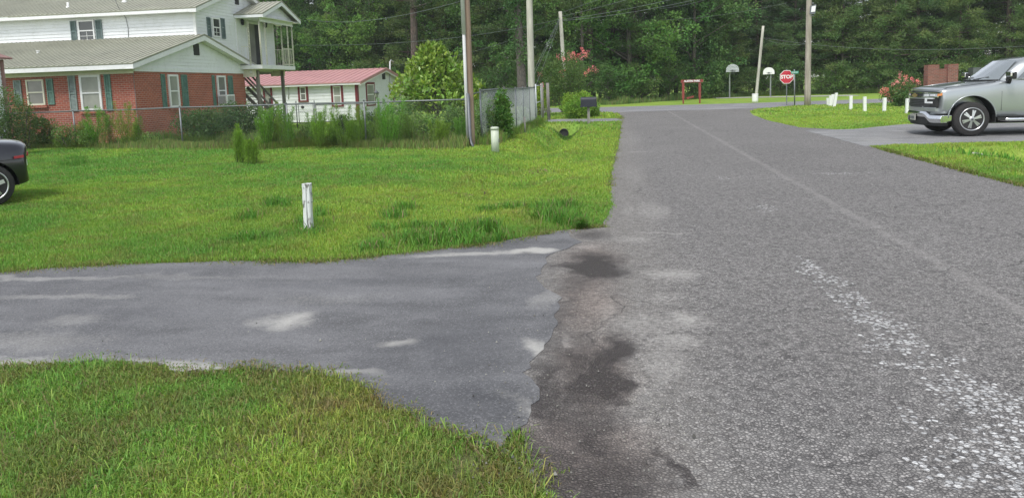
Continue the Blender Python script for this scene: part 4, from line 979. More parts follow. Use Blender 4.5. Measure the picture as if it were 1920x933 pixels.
# ================================================================== chain link fences
def chain_link(name, pts, h, label, post_s=None, cell=.065, rails=True, mat='galv', wire=.0013, gr=None, skip_first=False, posts=None):
    P = [np.array(p, float) for p in pts]; root = empty(name, (P[0][0], P[0][1], 0), label, 'fence', gr)
    for i in range(len(P)-1):
        a, b = P[i], P[i+1]; L = math.hypot(*(b-a)[:2]); d = (b-a)/L
        za = lambda s: float(hgt(np.array(a[0]+d[0]*s), np.array(a[1]+d[1]*s)))
        n = max(1, round(L/(posts or 2.9)))
        for k in range(n+1):
            if k == n and i < len(P)-2: continue
            if post_s is not None and k >= len(post_s): break
            s = post_s[k] if post_s is not None else L*k/n; x, y = a[0]+d[0]*s, a[1]+d[1]*s; mb = MB(); mb.tube([(x, y, za(s)-.2), (x, y, za(s)+h+.02)], .026, 8); mb.tube([(x, y, za(s)+h+.015), (x, y, za(s)+h+.06)], [.036, .012], 8); mb.build('post', M['galv'], root)
        m = max(1, int(L/2)); mb = MB(); mb.tube([(a[0]+d[0]*L*k/m, a[1]+d[1]*L*k/m, za(L*k/m)+h) for k in range(m+1)], .021, 8); mb.build('top_rail', M['galv'], root)
        V = []; Fq_ = []; nw = int(L/cell)+int(h/cell)+1
        nrm = np.array([-d[1], d[0]])
        for sgn in (1, -1):
            for k in range(nw):
                s0 = k*cell-(h if sgn > 0 else 0); s1 = s0+h
                z0, z1 = (0, h) if sgn > 0 else (h, 0)
                if s0 < 0: z0 = z0+(0-s0)*(1 if sgn > 0 else -1); s0 = 0
                if s1 > L: z1 = z1-(s1-L)*(1 if sgn > 0 else -1); s1 = L
                if s1-s0 < .02: continue
                o = len(V); g0, g1 = za(s0), za(s1); q = wire*1.2
                for (s, z) in ((s0, z0+g0+.03), (s1, z1+g1+.0)):
                    x, y = a[0]+d[0]*s, a[1]+d[1]*s
                    V += [(x, y, z-q), (x+nrm[0]*q, y+nrm[1]*q, z), (x, y, z+q), (x-nrm[0]*q, y-nrm[1]*q, z)]
                Fq_ += [(o+j, o+(j+1) % 4, o+4+(j+1) % 4, o+4+j) for j in range(4)]
        V = np.array(V)-np.array([P[0][0], P[0][1], 0]); link('wire_mesh', fast_mesh('wire_mesh', V, Fq_, M['galv_light'] if mat == 'light' else M['galv']), root)
    return root
FC = (-3.95, 19.75)
def fence_y(x): return 19.75+(-3.95-x)*.245
fh = 1.27
def fence_s(px):
    x = -8.0
    for _ in range(30): x = .5*x+.5*float(onY(px, 240, fence_y(x))[0])
    return math.hypot(x-FC[0], fence_y(x)-FC[1])
chain_link('chain_link_fence', [(FC[0], FC[1]), (-26, fence_y(-26))], fh, 'long chain link fence running in front of the brick house', posts=3.5, cell=.075, wire=.0009, post_s=[.01]+[fence_s(q) for q in (685, 540, 340, 140, -80)])
SF = [(-3.75, 20.6), (-3.35, 25), (-3.3, 30.6)]
chain_link('chain_link_fence', SF, 1.5, 'taller chain link fence running back beside the ditch', posts=1.9, cell=.055, mat='light', wire=.0015)
# leaning corner post with brace
mb = MB(); a = at(893, 276, -.05); cp = onY(882, 178, 19.8); b2 = at(882, 268, 0)
mb.tube([(FC[0]+.03, 19.72, 1.42), (FC[0]+.03, 19.72, .25), (FC[0]+.10, 19.6, .1), (FC[0]+.2, 19.45, -.08)], [.045, .05, .035, .03], 10)
mb.thing('fence_corner_post', M['steel_dark'], (FC[0], FC[1], 0), 'thick grey steel corner post with a bent foot beside the utility pole', 'post')
mb = MB(); mb.bar((FC[0]+.03, 19.72, 1.38), (-3.72, 20.9, 1.46), .03); mb.thing('fence_brace', M['galv'], (FC[0], FC[1], 0), 'short grey rail leading back from the leaning corner post', 'rail')
# inner yard fence and gate
g0 = at(558, 236, -.15); 
def gx_(px): return float(onY(px, 230, g0[1])[0])
chain_link('chain_link_fence', [(gx_(594), g0[1]), (gx_(715), g0[1])], 1.2, 'low chain link fence between the yard and the white house', posts=2.6, cell=.075)
GT = empty('yard_gate', (gx_(560), g0[1], -.15), 'narrow chain link yard gate in front of the white house', 'gate')
mb = MB(); 
for px, hh in ((557.5, 1.3), (591.5, 1.3)): mb = MB(); x = gx_(px); mb.tube([(x, g0[1], -.3), (x, g0[1], -.15+hh)], .028, 8); mb.build('gate_post', M['galv'], GT)
x0, x1 = gx_(561.5), gx_(589); mb = MB(); y = float(g0[1])
for z in (-.05, .6, 1.03): mb.tube([(x0, y, z), (x1, y, z)], .018, 6)
for x in (x0, x1): mb.tube([(x, y, -.05), (x, y, 1.03)], .018, 6)
mb.build('gate_frame', M['galv'], GT)
# double gate of the side fence beside the hedge
gp = [(-3.3, 31.6), (-3.28, 33.4)]
GG = empty('driveway_gate', (gp[0][0], gp[0][1], 0), 'grey gate leaf between wooden posts beside the hedge', 'gate')
mb = MB(); 
for y in (31.0, 33.3): mb.tube([(-3.3, y, 0), (-3.3, y, 1.62)], .03, 8)
for z in (.15, .85, 1.55): mb.tube([(-3.3, 31.0, z), (-3.3, 33.3, z)], .02, 6)
mb.build('gate_frame', M['galv_light'], GG)
mb = MB(); mb.tube([(-3.05, 31.2, -.05), (-3.05, 31.2, 1.65)], .05, 8); mb.build('gate_post', M['greywood'], GG); mb = MB(); mb.tube([(-3.0, 33.4, -.05), (-3.02, 33.4, 1.65)], .07, 8); mb.build('gate_post', M['greywood'], GG)
mb = MB(); p = at(1016, 240, 0); mb.tube([(-3.0, 24.6, -.1), (-3.02, 24.6, .55)], .03, 8); mb.thing('fence_stub', M['greywood'], (-3.0, 24.6, 0), 'short dark stub post leaning on the taller chain link fence', 'post')

# ================================================================== poles and wires
def pole(px, pyb, Y, top, r0, r1, mat, label, lean=(0, 0), gr='utility poles'):
    b = onY(px, pyb, Y); x = float(b[0])
    mb = MB(); n = 10; mb.tube([(x+lean[0]*i/n, Y+lean[1]*i/n, -.3+(top+.3)*i/n) for i in range(n+1)], [lerp(r0, r1, i/n) for i in range(n+1)], 14)
    o = mb.thing('utility_pole', M[mat], (x, Y, 0), label, 'utility pole', gr); return o, x
topx = float(onY(874, 20, 19.9)[0]); bx = float(onY(883, 262, 19.9)[0])
o, x1p = pole(883, 262, 19.9, 7.5, .115, .098, 'pole_red', 'reddish brown pole with white conduit beside the fence corner', ((topx-bx)*1.9, 0))
mb = MB(); k = (topx-bx)*1.9/7.5; cx = bx-.055
mb.tube([(cx, 19.74, -.1), (cx+k*3, 19.74, 3.0)], .042, 10); mb.tube([(cx+k*3, 19.74, 2.98), (cx+k*7.4, 19.74, 7.2)], .055, 10); mb.thing('conduit', M['pvc'], (cx, 19.74, 0), 'pale grey conduit running up the reddish pole', 'conduit')
Y2 = 36.0; ptop = onY(992.5, 0, Y2); pb = onY(998, 222, Y2)
o, x2p = pole(998, 222, Y2, 7.2, .17, .14, 'pole_pale', 'pale grey pole standing behind the taller chain link fence', ((ptop[0]-pb[0])*1.25, 0))
Y3 = 51.5; t3 = onY(1050.5, 22, Y3); p3 = onY(1062, 196, Y3)
o, x3p = pole(1062, 200, Y3, float(t3[2]), .15, .12, 'pole_pale', 'short pale pole above the pink flowering tree with cables at its top', (float(t3[0]-p3[0]), 0))
T3 = np.array([t3[0], Y3, t3[2]])
Y4 = 51.0; t4 = onY(1431, 49, Y4); p4 = onY(1416, 191, Y4)
o, x4p = pole(1416, 191, Y4, float(t4[2]), .10, .08, 'pole_pale', 'pale leaning pole between the two basketball hoops', (float(t4[0]-p4[0]), 0))
T4 = np.array([t4[0], Y4, t4[2]])
Y5 = 42.3; p5 = onY(1514, 197, Y5); t5 = onY(1517, 0, Y5)
o, x5p = pole(1514, 197, Y5, 9.0, .17, .12, 'pole', 'thick brown pole with a floodlight right of the stop sign', (float(t5[0]-p5[0])*1.6, 0))
fl = onY(1524, 19, Y5-.1); FLT = empty('pole_floodlight', fl, 'grey box floodlight mounted high on the thick brown pole', 'floodlight')
mb = MB(); c_ = np.array(fl); mb.prism([c_+np.array(q) for q in ((-.14,-.08,.2), (.16,-.08,.26), (.10,-.12,-.2), (-.18,-.12,-.24))], (0, .16, .03)); mb.build('housing', M['steel_dark'], FLT)
mb = MB(); mb.prism([c_+np.array(q) for q in ((-.08,-.088,.17), (.13,-.088,.21), (.08,-.118,-.10), (-.12,-.118,-.12))], (0, -.012, 0)); mb.build('lens', M['white'], FLT)
mb = MB(); mb.bar(c_+np.array([-.3,.02,-.3]), c_+np.array([.05,0,-.3]), .04); mb.bar(c_+np.array([-.3,.05,.02]), c_+np.array([0,.05,.0]), .05); mb.tube([c_+np.array([0,0,.3]), c_+np.array([0,0,.38])], .04, 8); mb.build('bracket', M['galv'], FLT)
def wire(a, b, sag, label, r=.012, mat='wire_pale', gr=None):
    r = r*.75
    a, b = np.array(a, float), np.array(b, float); n = 20; mb = MB()
    pts = [a+(b-a)*i/n-np.array([0,0,sag*4*(i/n)*(1-i/n)]) for i in range(n+1)]
    mb.tube(pts, r, 5); return mb.thing('overhead_wire', M[mat], tuple(a), label, 'wire', gr or 'overhead wires')
big = lambda z, dx=0: np.array([p5[0]+.1+dx, Y5, z])
wire(T3+np.array([0,0,-.1]), big(9.9), .15, 'uppermost wire from the short pale pole up to the thick brown pole', .014)
wire(T3+np.array([0,0,-.35]), big(8.7), .25, 'second wire from the short pale pole up to the thick brown pole', .014)
wire(T3+np.array([0,0,-.55]), big(7.6), .35, 'third wire from the short pale pole up to the thick brown pole', .016)
wire(T3+np.array([0,0,-.62]), big(7.25), .45, 'lowest wire from the short pale pole up to the thick brown pole', .016)
wire(onY(1236, 17, 55), big(7.9), .5, 'sagging wire in front of the wood left of the thick brown pole', .014)
wire(onY(1240, 38, 57), onY(1475, 6, 50), .2, 'faint lower wire in front of the wood above the basketball hoops', .010)
wire(T4+np.array([0,0,-.75]), onY(1960, 84, 36), .45, 'thin wire from the leaning pole over the white posts to the right edge', .011)
wire(T4+np.array([0,0,-.78]), onY(1515, 82, Y5), .2, 'thin slack wire between the leaning pole and the thick brown pole', .010)
wire(T3+np.array([0,0,-.5]), onY(550, 85, 38), .5, 'long wire from the short pale pole across to the upper porch', .013)
wire(T3+np.array([0,0,-.55]), onY(760, 119, 52), .5, 'wire from the short pale pole down behind the big bush', .010)
wire(onY(734, 121, YWR), onY(772, 116, 59), .1, 'service wire from the white house mast to the big pine', .012)
wire(onY(576, 37, 36), onY(900, -8, 20), .35, 'high wire crossing from the upper porch to the top of the picture', .009)
for i, (px, py, Y) in enumerate(((968, 188, 44), (975, 186, 43), (984, 205, 42))):
    wire(T3+np.array([0,0,-.3-.1*i]), onY(px, py+10, Y), .05, ['left guy wire slanting down from the short pale pole', 'middle guy wire slanting down from the short pale pole', 'right guy wire slanting down from the short pale pole'][i], .013, gr='guy wires')

# ================================================================== street furniture
# white weathered post with nails
pp = at(579, 434); PT = empty('marker_post', (pp[0], pp[1], 0), 'weathered white square post with nails on the near lawn', 'post')
t = NT('flaking_white_paint'); mp = t.n('Mapping'); mp.inputs['Scale'].default_value = (22, 22, 6); t.l(t.co(), mp.inputs[0]); n1 = t.noise(1, 5, .65, mp.outputs[0]); mp2 = t.n('Mapping'); mp2.inputs['Scale'].default_value = (60, 60, 4); t.l(t.co(), mp2.inputs[0]); n2 = t.noise(1, 3, .5, mp2.outputs[0])
cc = t.mix(t.mapr(n1, .54, .60), (.66,.69,.67), (.17,.17,.15)); cc = t.mix(t.math('MULTIPLY', t.mapr(n2, .56, .66), .8), cc, (.20,.20,.18)); M['flaking'] = t.out(cc, .8, t.bump(n2, .6, .01))
hz = float(onY(577, 344, pp[1])[2]); bm = bmesh.new(); r_ = random.Random(4); rings = []
for i in range(13):
    z = -.1+(hz+.1)*i/12; k = .0455+r_.uniform(-.002, .002); dx = .014*(z/hz)+r_.uniform(-.001, .001); ch = .010
    rings.append([bm.verts.new((dx+x_, y_, z+(r_.uniform(-.006, .004) if i == 12 else 0))) for x_, y_ in ((-k+ch,-k),(-.004,-k),(0,-k+.012),(.004,-k),(k-ch,-k),(k,-k+ch),(k,k-ch),(k-ch,k),(-k+ch,k),(-k,k-ch),(-k,-k+ch))])
for a_, b_ in zip(rings, rings[1:]):
    for j in range(11): bm.faces.new((a_[j], a_[(j+1) % 11], b_[(j+1) % 11], b_[j]))
bm.faces.new(rings[-1]); me = bpy.data.meshes.new('shaft'); bm.to_mesh(me); bm.free(); me.materials.append(M['flaking']); sh = link('shaft', me, PT); sh.rotation_euler = (0, 0, .12)
for z, l in ((hz-.02, .03), (hz-.11, .025), (hz-.125, .04), (hz-.21, .045), (hz-.22, .03)):
    mb = MB(); a = (pp[0]+.032, pp[1]-.02, z); mb.tube([a, (pp[0]+.048+l, pp[1]-.03, z+.008)], .0028, 5); mb.tube([(pp[0]+.047+l, pp[1]-.03, z+.008), (pp[0]+.05+l, pp[1]-.03, z+.008)], .006, 6); mb.build('nail', M['steel_dark'], PT)

# pedestal
pd = at(929, 286); CP = empty('cable_pedestal', (pd[0], pd[1], 0), 'pale green cylindrical cable pedestal in front of the vine', 'utility box')
hp = float(onY(928, 239, pd[1])[2]); rr = .095
mb = MB(); mb.lathe((pd[0], pd[1], -.05), [(rr,0),(rr,hp-.0)], 24); mb.build('body', M['plastic_green'], CP)
mb = MB(); mb.lathe((pd[0], pd[1], hp-.06), [(rr+.006,0),(rr+.007,.05),(rr+.002,.065),(rr-.03,.075)], 24); mb.build('cap', M['plastic_green'], CP)
mb = MB(); mb.box((pd[0]+rr-.01, pd[1]-.03, .25), (pd[0]+rr+.012, pd[1]+.03, .33)); mb.build('lock', M['steel_dark'], CP)

# mailbox
mp_ = at(1104, 231); MX = empty('mailbox', (mp_[0], mp_[1], 0), 'black mailbox on a dark post at the road edge by the hedge', 'mailbox')
zt = float(onY(1104, 199, mp_[1])[2]); zt2 = float(onY(1104, 182, mp_[1])[2]); mb = MB(); mb.box((mp_[0]-.05, mp_[1]-.05, -.1), (mp_[0]+.05, mp_[1]+.05, zt)); mb.build('post', M['greywood'], MX)
x, y = mp_[0], mp_[1]; prof = [(-.11, zt), (.11, zt)]+[(.11*math.cos(a), zt+(zt2-zt-.11)+.11*math.sin(a)) for a in np.linspace(0, math.pi, 9)]
mb = MB(); mb.prism([(x-.3, y+q[0]*1.2, q[1]) for q in prof], (.62, 0, 0)); mb.box((x-.33, y-.16, zt-.03), (x+.34, y+.16, zt)); mb.build('box', M['mailbox'], MX)
mb = MB(); mb.box((x+.321, y-.1, zt+.03), (x+.335, y+.1, zt+.16)); mb.build('door', M['mailbox'], MX)

# culvert pipes
def culvert(px, py, y, z, r, label, mat, ax=(0, 1)):
    p = onY(px, py, y); x = float(p[0]); mb = MB(); n = 20
    for (ra, rb) in ((r, r*.86),):
        vs = []; 
        for yy_, rr_ in ((y, r), (y+1.6, r), (y+1.6, r*.86), (y, r*.86)):
            vs += [(x+rr_*math.cos(2*math.pi*k/n), yy_, z+rr_*math.sin(2*math.pi*k/n)) for k in range(n)]
        fs = []
        for i in range(4):
            j = (i+1) % 4; fs += [(i*n+k, i*n+(k+1) % n, j*n+(k+1) % n, j*n+k) for k in range(n)]
        mb.add(vs, fs, True)
    o = mb.thing('culvert_pipe', M[mat], (x, y, z), label, 'culvert pipe', 'culvert pipes')
    m2 = MB(); m2.poly([(x+r*.87*math.cos(2*math.pi*k/n), y+.05, z+r*.87*math.sin(2*math.pi*k/n)) for k in range(n)]); m2.build('shade_disc', M['dark'], o)  # dark disc closing the pipe, stands in for the shade inside
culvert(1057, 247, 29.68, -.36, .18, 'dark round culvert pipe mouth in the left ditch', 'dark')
culvert(1834, 292, 16.86, -.33, .20, 'grey culvert pipe mouth under the right driveway', 'concrete')

# park sign frame
pl, pr = at(1280, 195), at(1311.5, 193); YS = (pl[1]+pr[1])/2; PS = empty('park_sign', ((pl[0]+pr[0])/2, YS, 0), 'red wooden park sign frame across the street', 'sign')
zt0 = float(onY(1296, 155, YS)[2]); zt1 = float(onY(1296, 150, YS)[2]); xl = float(onY(1281, 170, YS)[0]); xr = float(onY(1312, 170, YS)[0])
for x, zb in ((xl, 0), (xr, 0)):
    mb = MB(); mb.box((x-.05, YS-.05, zb-.1), (x+.05, YS+.05, .5)); mb.box((x-.08, YS-.06, .35), (x+.08, YS+.06, zt0)); mb.build('post', M['redwood'], PS)
mb = MB(); mb.box((xl-.16, YS-.08, zt0), (xr+.22, YS+.05, zt1+.02)); BD = mb.build('board', M['redwood'], PS)
mb = MB(); a_ = onY(1287.5, 184.5, YS); b_ = onY(1301, 181, YS); mb.bar(a_, b_, .04, .12); mb.build('plank', M['redwood'], PS); 
def text(s, loc, size, mat, parent, rot=(math.pi/2, 0, 0), ext=.004, name='lettering', bold=0):
    cu = bpy.data.curves.new(name, 'FONT'); cu.body = s; cu.size = size; cu.align_x = 'CENTER'; cu.align_y = 'CENTER'; cu.extrude = ext; cu.offset = bold
    tmp = bpy.data.objects.new('tmp', cu); COL.objects.link(tmp); dg = bpy.context.evaluated_depsgraph_get(); me = bpy.data.meshes.new_from_object(tmp.evaluated_get(dg)); bpy.data.objects.remove(tmp)
    me.materials.clear(); me.materials.append(mat); o = link(name, me, parent); q = parent; acc = Vector((0,0,0))
    while q is not None: acc += q.location; q = q.parent
    o.location = Vector(tuple(map(float, loc)))-acc; o.rotation_euler = rot; return o
M['sign_white'] = dirty('sign_white', (.80,.80,.78), .4, .04, 5, (.5,.5,.45), .15)
text('AUSTIN PARK', ((xl+xr)/2+.03, YS-.09, (zt0+zt1)/2+.01), .17, M['sign_white'], BD, bold=.006)

# basketball hoops
def hoop(px, pyb, Y, pxc, pyt, pyb2, pw, label, mat, net, face_rz):
    b = at(px, pyb); Y = float(b[1]); r_ = empty('basketball_hoop', (b[0], Y, 0), label, 'basketball hoop', 'basketball hoops')
    c_ = onY(pxc, (pyt+pyb2)/2, Y-.5); zt = float(onY(pxc, pyt, Y-.5)[2]); zb = float(onY(pxc, pyb2, Y-.5)[2]); wd = pw/F*(proj(np.array([b[0], Y-.5, 1.6]))[2])/2
    mb = MB(); mb.tube([(b[0], Y, -.1), (b[0], Y, zb-.25), (b[0]+.02, Y-.1, zb+.02), (float(c_[0]), Y-.42, zb+.2)], .055, 10); mb.build('pole', M['galv_light'], r_)
    pts = [(float(c_[0])-wd, Y-.5, zb), (float(c_[0])+wd, Y-.5, zb)]+[(float(c_[0])+wd*math.cos(a), Y-.5, zb+(zt-zb)*.3+(zt-zb)*.7*math.sin(a)) for a in np.linspace(0, math.pi, 13)]
    mb = MB(); mb.prism(pts, (0, .04, 0)); mb.build('backboard', mat, r_)
    cx = float(c_[0]); mb = MB(); mb.tube([(cx+.2*math.cos(a), Y-.73+.2*math.sin(a), zb+.12) for a in np.linspace(0, 2*math.pi, 17)], .012, 6, False); mb.box((cx-.06, Y-.53, zb+.06), (cx+.06, Y-.501, zb+.16)); mb.build('rim', M['steel_dark'], r_)
    if net:
        mb = MB()
        for a in np.linspace(0, 2*math.pi, 9)[:-1]: mb.tube([(cx+.2*math.cos(a), Y-.73+.2*math.sin(a), zb+.12), (cx+.1*math.cos(a+.5), Y-.73+.1*math.sin(a+.5), zb-.2)], .006, 4, False)
        mb.build('net', M['steel_dark'], r_)
    return r_
t = NT('lined_backboard'); sp = t.n('SeparateXYZ'); t.l(t.co(), sp.inputs[0]); n = t.noise(9, 4); ln = t.math('FRACT', t.math('ADD', t.math('MULTIPLY', sp.outputs[2], 9), t.math('MULTIPLY', n, .8)))
M['board_grey'] = t.out(t.mix(t.mapr(ln, .62, .72), (.50,.53,.54), (.16,.18,.18)), .6)
hoop(1368, 184, 0, 1373.5, 120.5, 135, 23.5, 'grey streaked basketball hoop on a curved pole, further left', M['board_grey'], True, 0)
hoop(1444.5, 182, 0, 1441.5, 126.5, 139.5, 20.5, 'plain white basketball hoop right of the leaning pole', M['sign_white'], False, 0)
# path edge of the court
mb = MB(); a_ = at(1368, 184.5); b_ = at(1560, 181.5); mb.prism([(a_[0]-1, a_[1]+.6, .0), (b_[0]+2, b_[1]+.3, .0), (b_[0]+2, b_[1]+2.6, .0), (a_[0]-1, a_[1]+2.6, 0)], (0, 0, .03)); o = mb.build('court_path', M['concrete']); tag(o, kind='structure')

# white barrel
bp_ = at(1416-0, 191)
BB = at(1417, 190.5); bx_ = at(1416, 191); br = at(1416.5, 190.5)
q = at(1416, 190.5); bc = at(1416, 190.8)
BR = onY(1416.5, 190, 50.2); cxb = float(onY(1416.3-.0, 185, 50.2)[0]); 
cxb = float(onY(1416, 185, 50.2)[0])-.0
zt = float(onY(1416, 176, 50.0)[2]); rb = .195
bxx = float(onY(1415.8, 185, 50.0)[0])
TB = empty('trash_barrel', (bxx, 50.0, 0), 'white barrel at the foot of the leaning pole', 'barrel')
mb = MB(); mb.lathe((bxx, 50.0, 0), [(rb*.94,0),(rb,.1),(rb*1.02,.2),(rb,.3),(rb*1.03,.42),(rb,zt-.04)], 20); mb.build('drum', M['sign_white'], TB)
mb = MB(); mb.lathe((bxx, 50.0, zt-.045), [(rb*1.05,0),(rb*1.05,.035),(rb*.95,.045),(rb*.9,.02)], 20); mb.build('rim', M['sign_white'], TB)

# stop sign and street name sign
M['stop_red'] = dirty('stop_red', (.52,.025,.05), .4, .06, 4, damt=.1); M['sign_green'] = dirty('sign_green', (.05,.30,.20), .4, .08, 6, (.4,.5,.45), .3)
sp_ = at(1475, 198); YS_ = float(sp_[1]); SS = empty('stop_sign', (sp_[0], YS_, 0), 'red octagonal stop sign on a thin metal post', 'stop sign')
cz = float(onY(1474.8, 144.5, YS_)[2]); cx = float(onY(1474.8, 144.5, YS_)[0]); ro = 12.3/F*proj(np.array([cx, YS_, 1.6]))[2]
mb = MB(); mb.bar((sp_[0], YS_, -.2), (cx, YS_, cz+ro+.06), .05, .035, up=(0,1,0)); mb.build('post', M['galv'], SS)
def octa(r, y, t_, mat, nm, par):
    m = MB(); m.prism([(cx+r*math.cos(a), y, cz+r*math.sin(a)) for a in [math.pi/8+k*math.pi/4 for k in range(8)]], (0, -t_, 0)); return m.build(nm, mat, par)
pl_ = octa(ro/math.cos(math.pi/8), YS_-.03, .004, M['sign_white'], 'plate', SS); octa(ro/math.cos(math.pi/8)*.925, YS_-.036, .003, M['stop_red'], 'red_face', pl_)
text('STOP', (cx, YS_-.043, cz), ro*.74, M['sign_white'], pl_, bold=.010)
bpy.data.objects[-1] if False else None
np_ = at(1490, 198); YN = float(np_[1]); SN = empty('street_sign', (np_[0], YN, 0), 'green street name sign on a steel pole beside the stop sign', 'street sign')
zt = float(onY(1489.5, 130, YN)[2]); xt = float(onY(1489.5, 130, YN)[0]); mb = MB(); mb.tube([(np_[0], YN, -.2), (xt, YN, zt)], .035, 10); mb.build('pole', M['galv'], SN)
zc = float(onY(1490, 136, YN)[2]); mb = MB(); mb.prism([(xt-.19, YN-.05, zc-.075), (xt+.21, YN-.05, zc-.065), (xt+.21, YN-.05, zc+.075), (xt-.19, YN-.05, zc+.065)], (0, .01, 0)); bl = mb.build('blade', M['sign_green'], SN)
text('JAMES DR', (xt+.01, YN-.055, zc), .07, M['sign_white'], bl, bold=.001)

# white marker posts of the right lawn
WP = [(1552.5, 198, 184, -.03, 'far left post of the clustered white posts, half hidden'), (1556.5, 198.5, 179.5, .02, 'second of the clustered white posts beyond the lawn'), (1560.5, 197.5, 177, .03, 'third of the clustered white posts, upright'),
      (1563.5, 200, 174.5, .16, 'tallest leaning white post at the front of the cluster'), (1595, 205, 180, 0, 'white post standing alone, first right of the cluster'), (1621.5, 207.5, 181.5, -.03, 'white post second right of the cluster'),
      (1657.5, 209, 183.5, .03, 'white post in front of the pink flowering bush'), (1700.5, 212.5, 185, .02, 'white post beside the silver truck grille')]
for i, (px, yb, yt, ln_, lab) in enumerate(WP):
    p = at(px, yb); h = float(onY(px, yt, p[1])[2]); mb = MB(); k = .062
    mb.prism([(p[0]-k, p[1]-k, -.1), (p[0]+k, p[1]-k, -.1), (p[0]+k, p[1]+k, -.1), (p[0]-k, p[1]+k, -.1)], (ln_*h, 0, h+.1))
    mb.thing('marker_post', M['white'], (p[0], p[1], 0), lab, 'post', 'white posts on the right lawn', bevel=.006)

# brick gateway
YB = 38.5
bl_ = [onY(px, py, YB) for px, py in ((1740.5, 122), (1761.5, 122), (1778.5, 120.5), (1797.5, 120.5))]
BG = empty('brick_gateway', (bl_[0][0], YB, 0), 'old red brick wall between two brick pillars behind the truck', 'wall')
def pier(x0, x1, zt, parent):
    d = x1-x0; mb = MB(); mb.add([(x0, YB, 0), (x1, YB, 0), (x1, YB, zt), (x0, YB, zt), (x0, YB+d, 0), (x1, YB+d, 0), (x1, YB+d, zt), (x0, YB+d, zt)], [(0,1,2,3), (5,4,7,6), (3,2,6,7)]); o = mb.build('pillar', M['brick_old'], parent)
    mb = MB(); mb.add([(x0-.001, YB, 0), (x0-.001, YB+d, 0), (x0-.001, YB+d, zt), (x0-.001, YB, zt), (x1+.001, YB, 0), (x1+.001, YB+d, 0), (x1+.001, YB+d, zt), (x1+.001, YB, zt)], [(3,2,1,0), (4,5,6,7)]); mb.build('side', M['brick_old_y'], o)
pier(bl_[0][0], bl_[1][0], bl_[0][2], BG); pier(bl_[2][0], bl_[3][0], bl_[2][2], BG)
mb = MB(); mb.box((bl_[1][0]+.002, YB+.12, 0), (bl_[2][0]-.002, YB+.4, float(onY(1770, 129, YB)[2]))); mb.build('wall', M['brick_old'], BG)
p = onY(1828, 127, YB+1); mb = MB(); mb.box((p[0]-.25, YB+.6, 0), (p[0]+.25, YB+1.1, p[2])); mb.thing('pillar', M['steel_dark'], (p[0], YB+1, 0), 'grey pillar top showing behind the truck windshield', 'pillar')

# lamp post in the yard
lp = onY(705.5, 176, 31.0); LX = float(lp[0]); zl = float(onY(705.5, 184, 31.0)[2]); LP = empty('yard_lamp', (LX, 31, -.1), 'old lantern on a grey post overgrown in the yard', 'lamp post')
mb = MB(); mb.tube([(LX+.06, 31, -.2), (LX, 31, zl)], .045, 8); mb.build('post', M['galv'], LP)
mb = MB(); mb.lathe((LX, 31, zl), [(.05,0),(.06,.03),(.115,.2),(.13,.21),(.03,.32),(.01,.36)], 6); mb.build('lantern', M['steel_dark'], LP)
mb = MB()
for k in range(6):
    a0_, a1_ = 2*math.pi*(k+.12)/6, 2*math.pi*(k+.88)/6; mb.add([(LX+.064*math.cos(a0_), 31+.064*math.sin(a0_), zl+.04), (LX+.064*math.cos(a1_), 31+.064*math.sin(a1_), zl+.04), (LX+.112*math.cos(a1_), 31+.112*math.sin(a1_), zl+.185), (LX+.112*math.cos(a0_), 31+.112*math.sin(a0_), zl+.185)], [(0,1,2,3)])
mb.build('glass', M['blind'], LP)

# ================================================================== garden plants
def plant(name, loc, label, cat, group, cen, rad3, n, L, W, base, seed, mat='leaf', up=.1, jit=.25, shell=.4, stems=None, out=.8, stemmat='bark', extra=None, pname='foliage'):
    loc = np.array([float(q) for q in loc]); t = empty(name, loc, label, cat, group)
    V, Fc, C = clump(np.array(cen), np.array(rad3), n, L, W, np.array(base), seed, up, jit, out, shell)
    link(pname, fast_mesh(pname, V, Fc, M[mat], C), t)
    if stems:
        mb = MB()
        for a, b, r0 in stems: mb.tube([a, (np.array(a)+np.array(b))/2+np.array([0,0,.05]), b], [r0, r0*.8, r0*.4], 5, False)
        me = bpy.data.meshes.new('stems'); me.from_pydata(mb.v, [], mb.f); me.materials.append(M[stemmat]); link('stems', me, t)
    if extra: extra(t)
    return t
def blob_cen(r, k, wx_, wy_, h, z0=.1, flat=.55):
    cen = []
    while len(cen) < k:
        p = r.uniform(-1, 1, 3)
        if np.linalg.norm(p*[1,1,.9]) < 1: cen.append([p[0]*wx_, p[1]*wy_, z0+(h-z0)*(.5+.5*p[2])])
    return cen
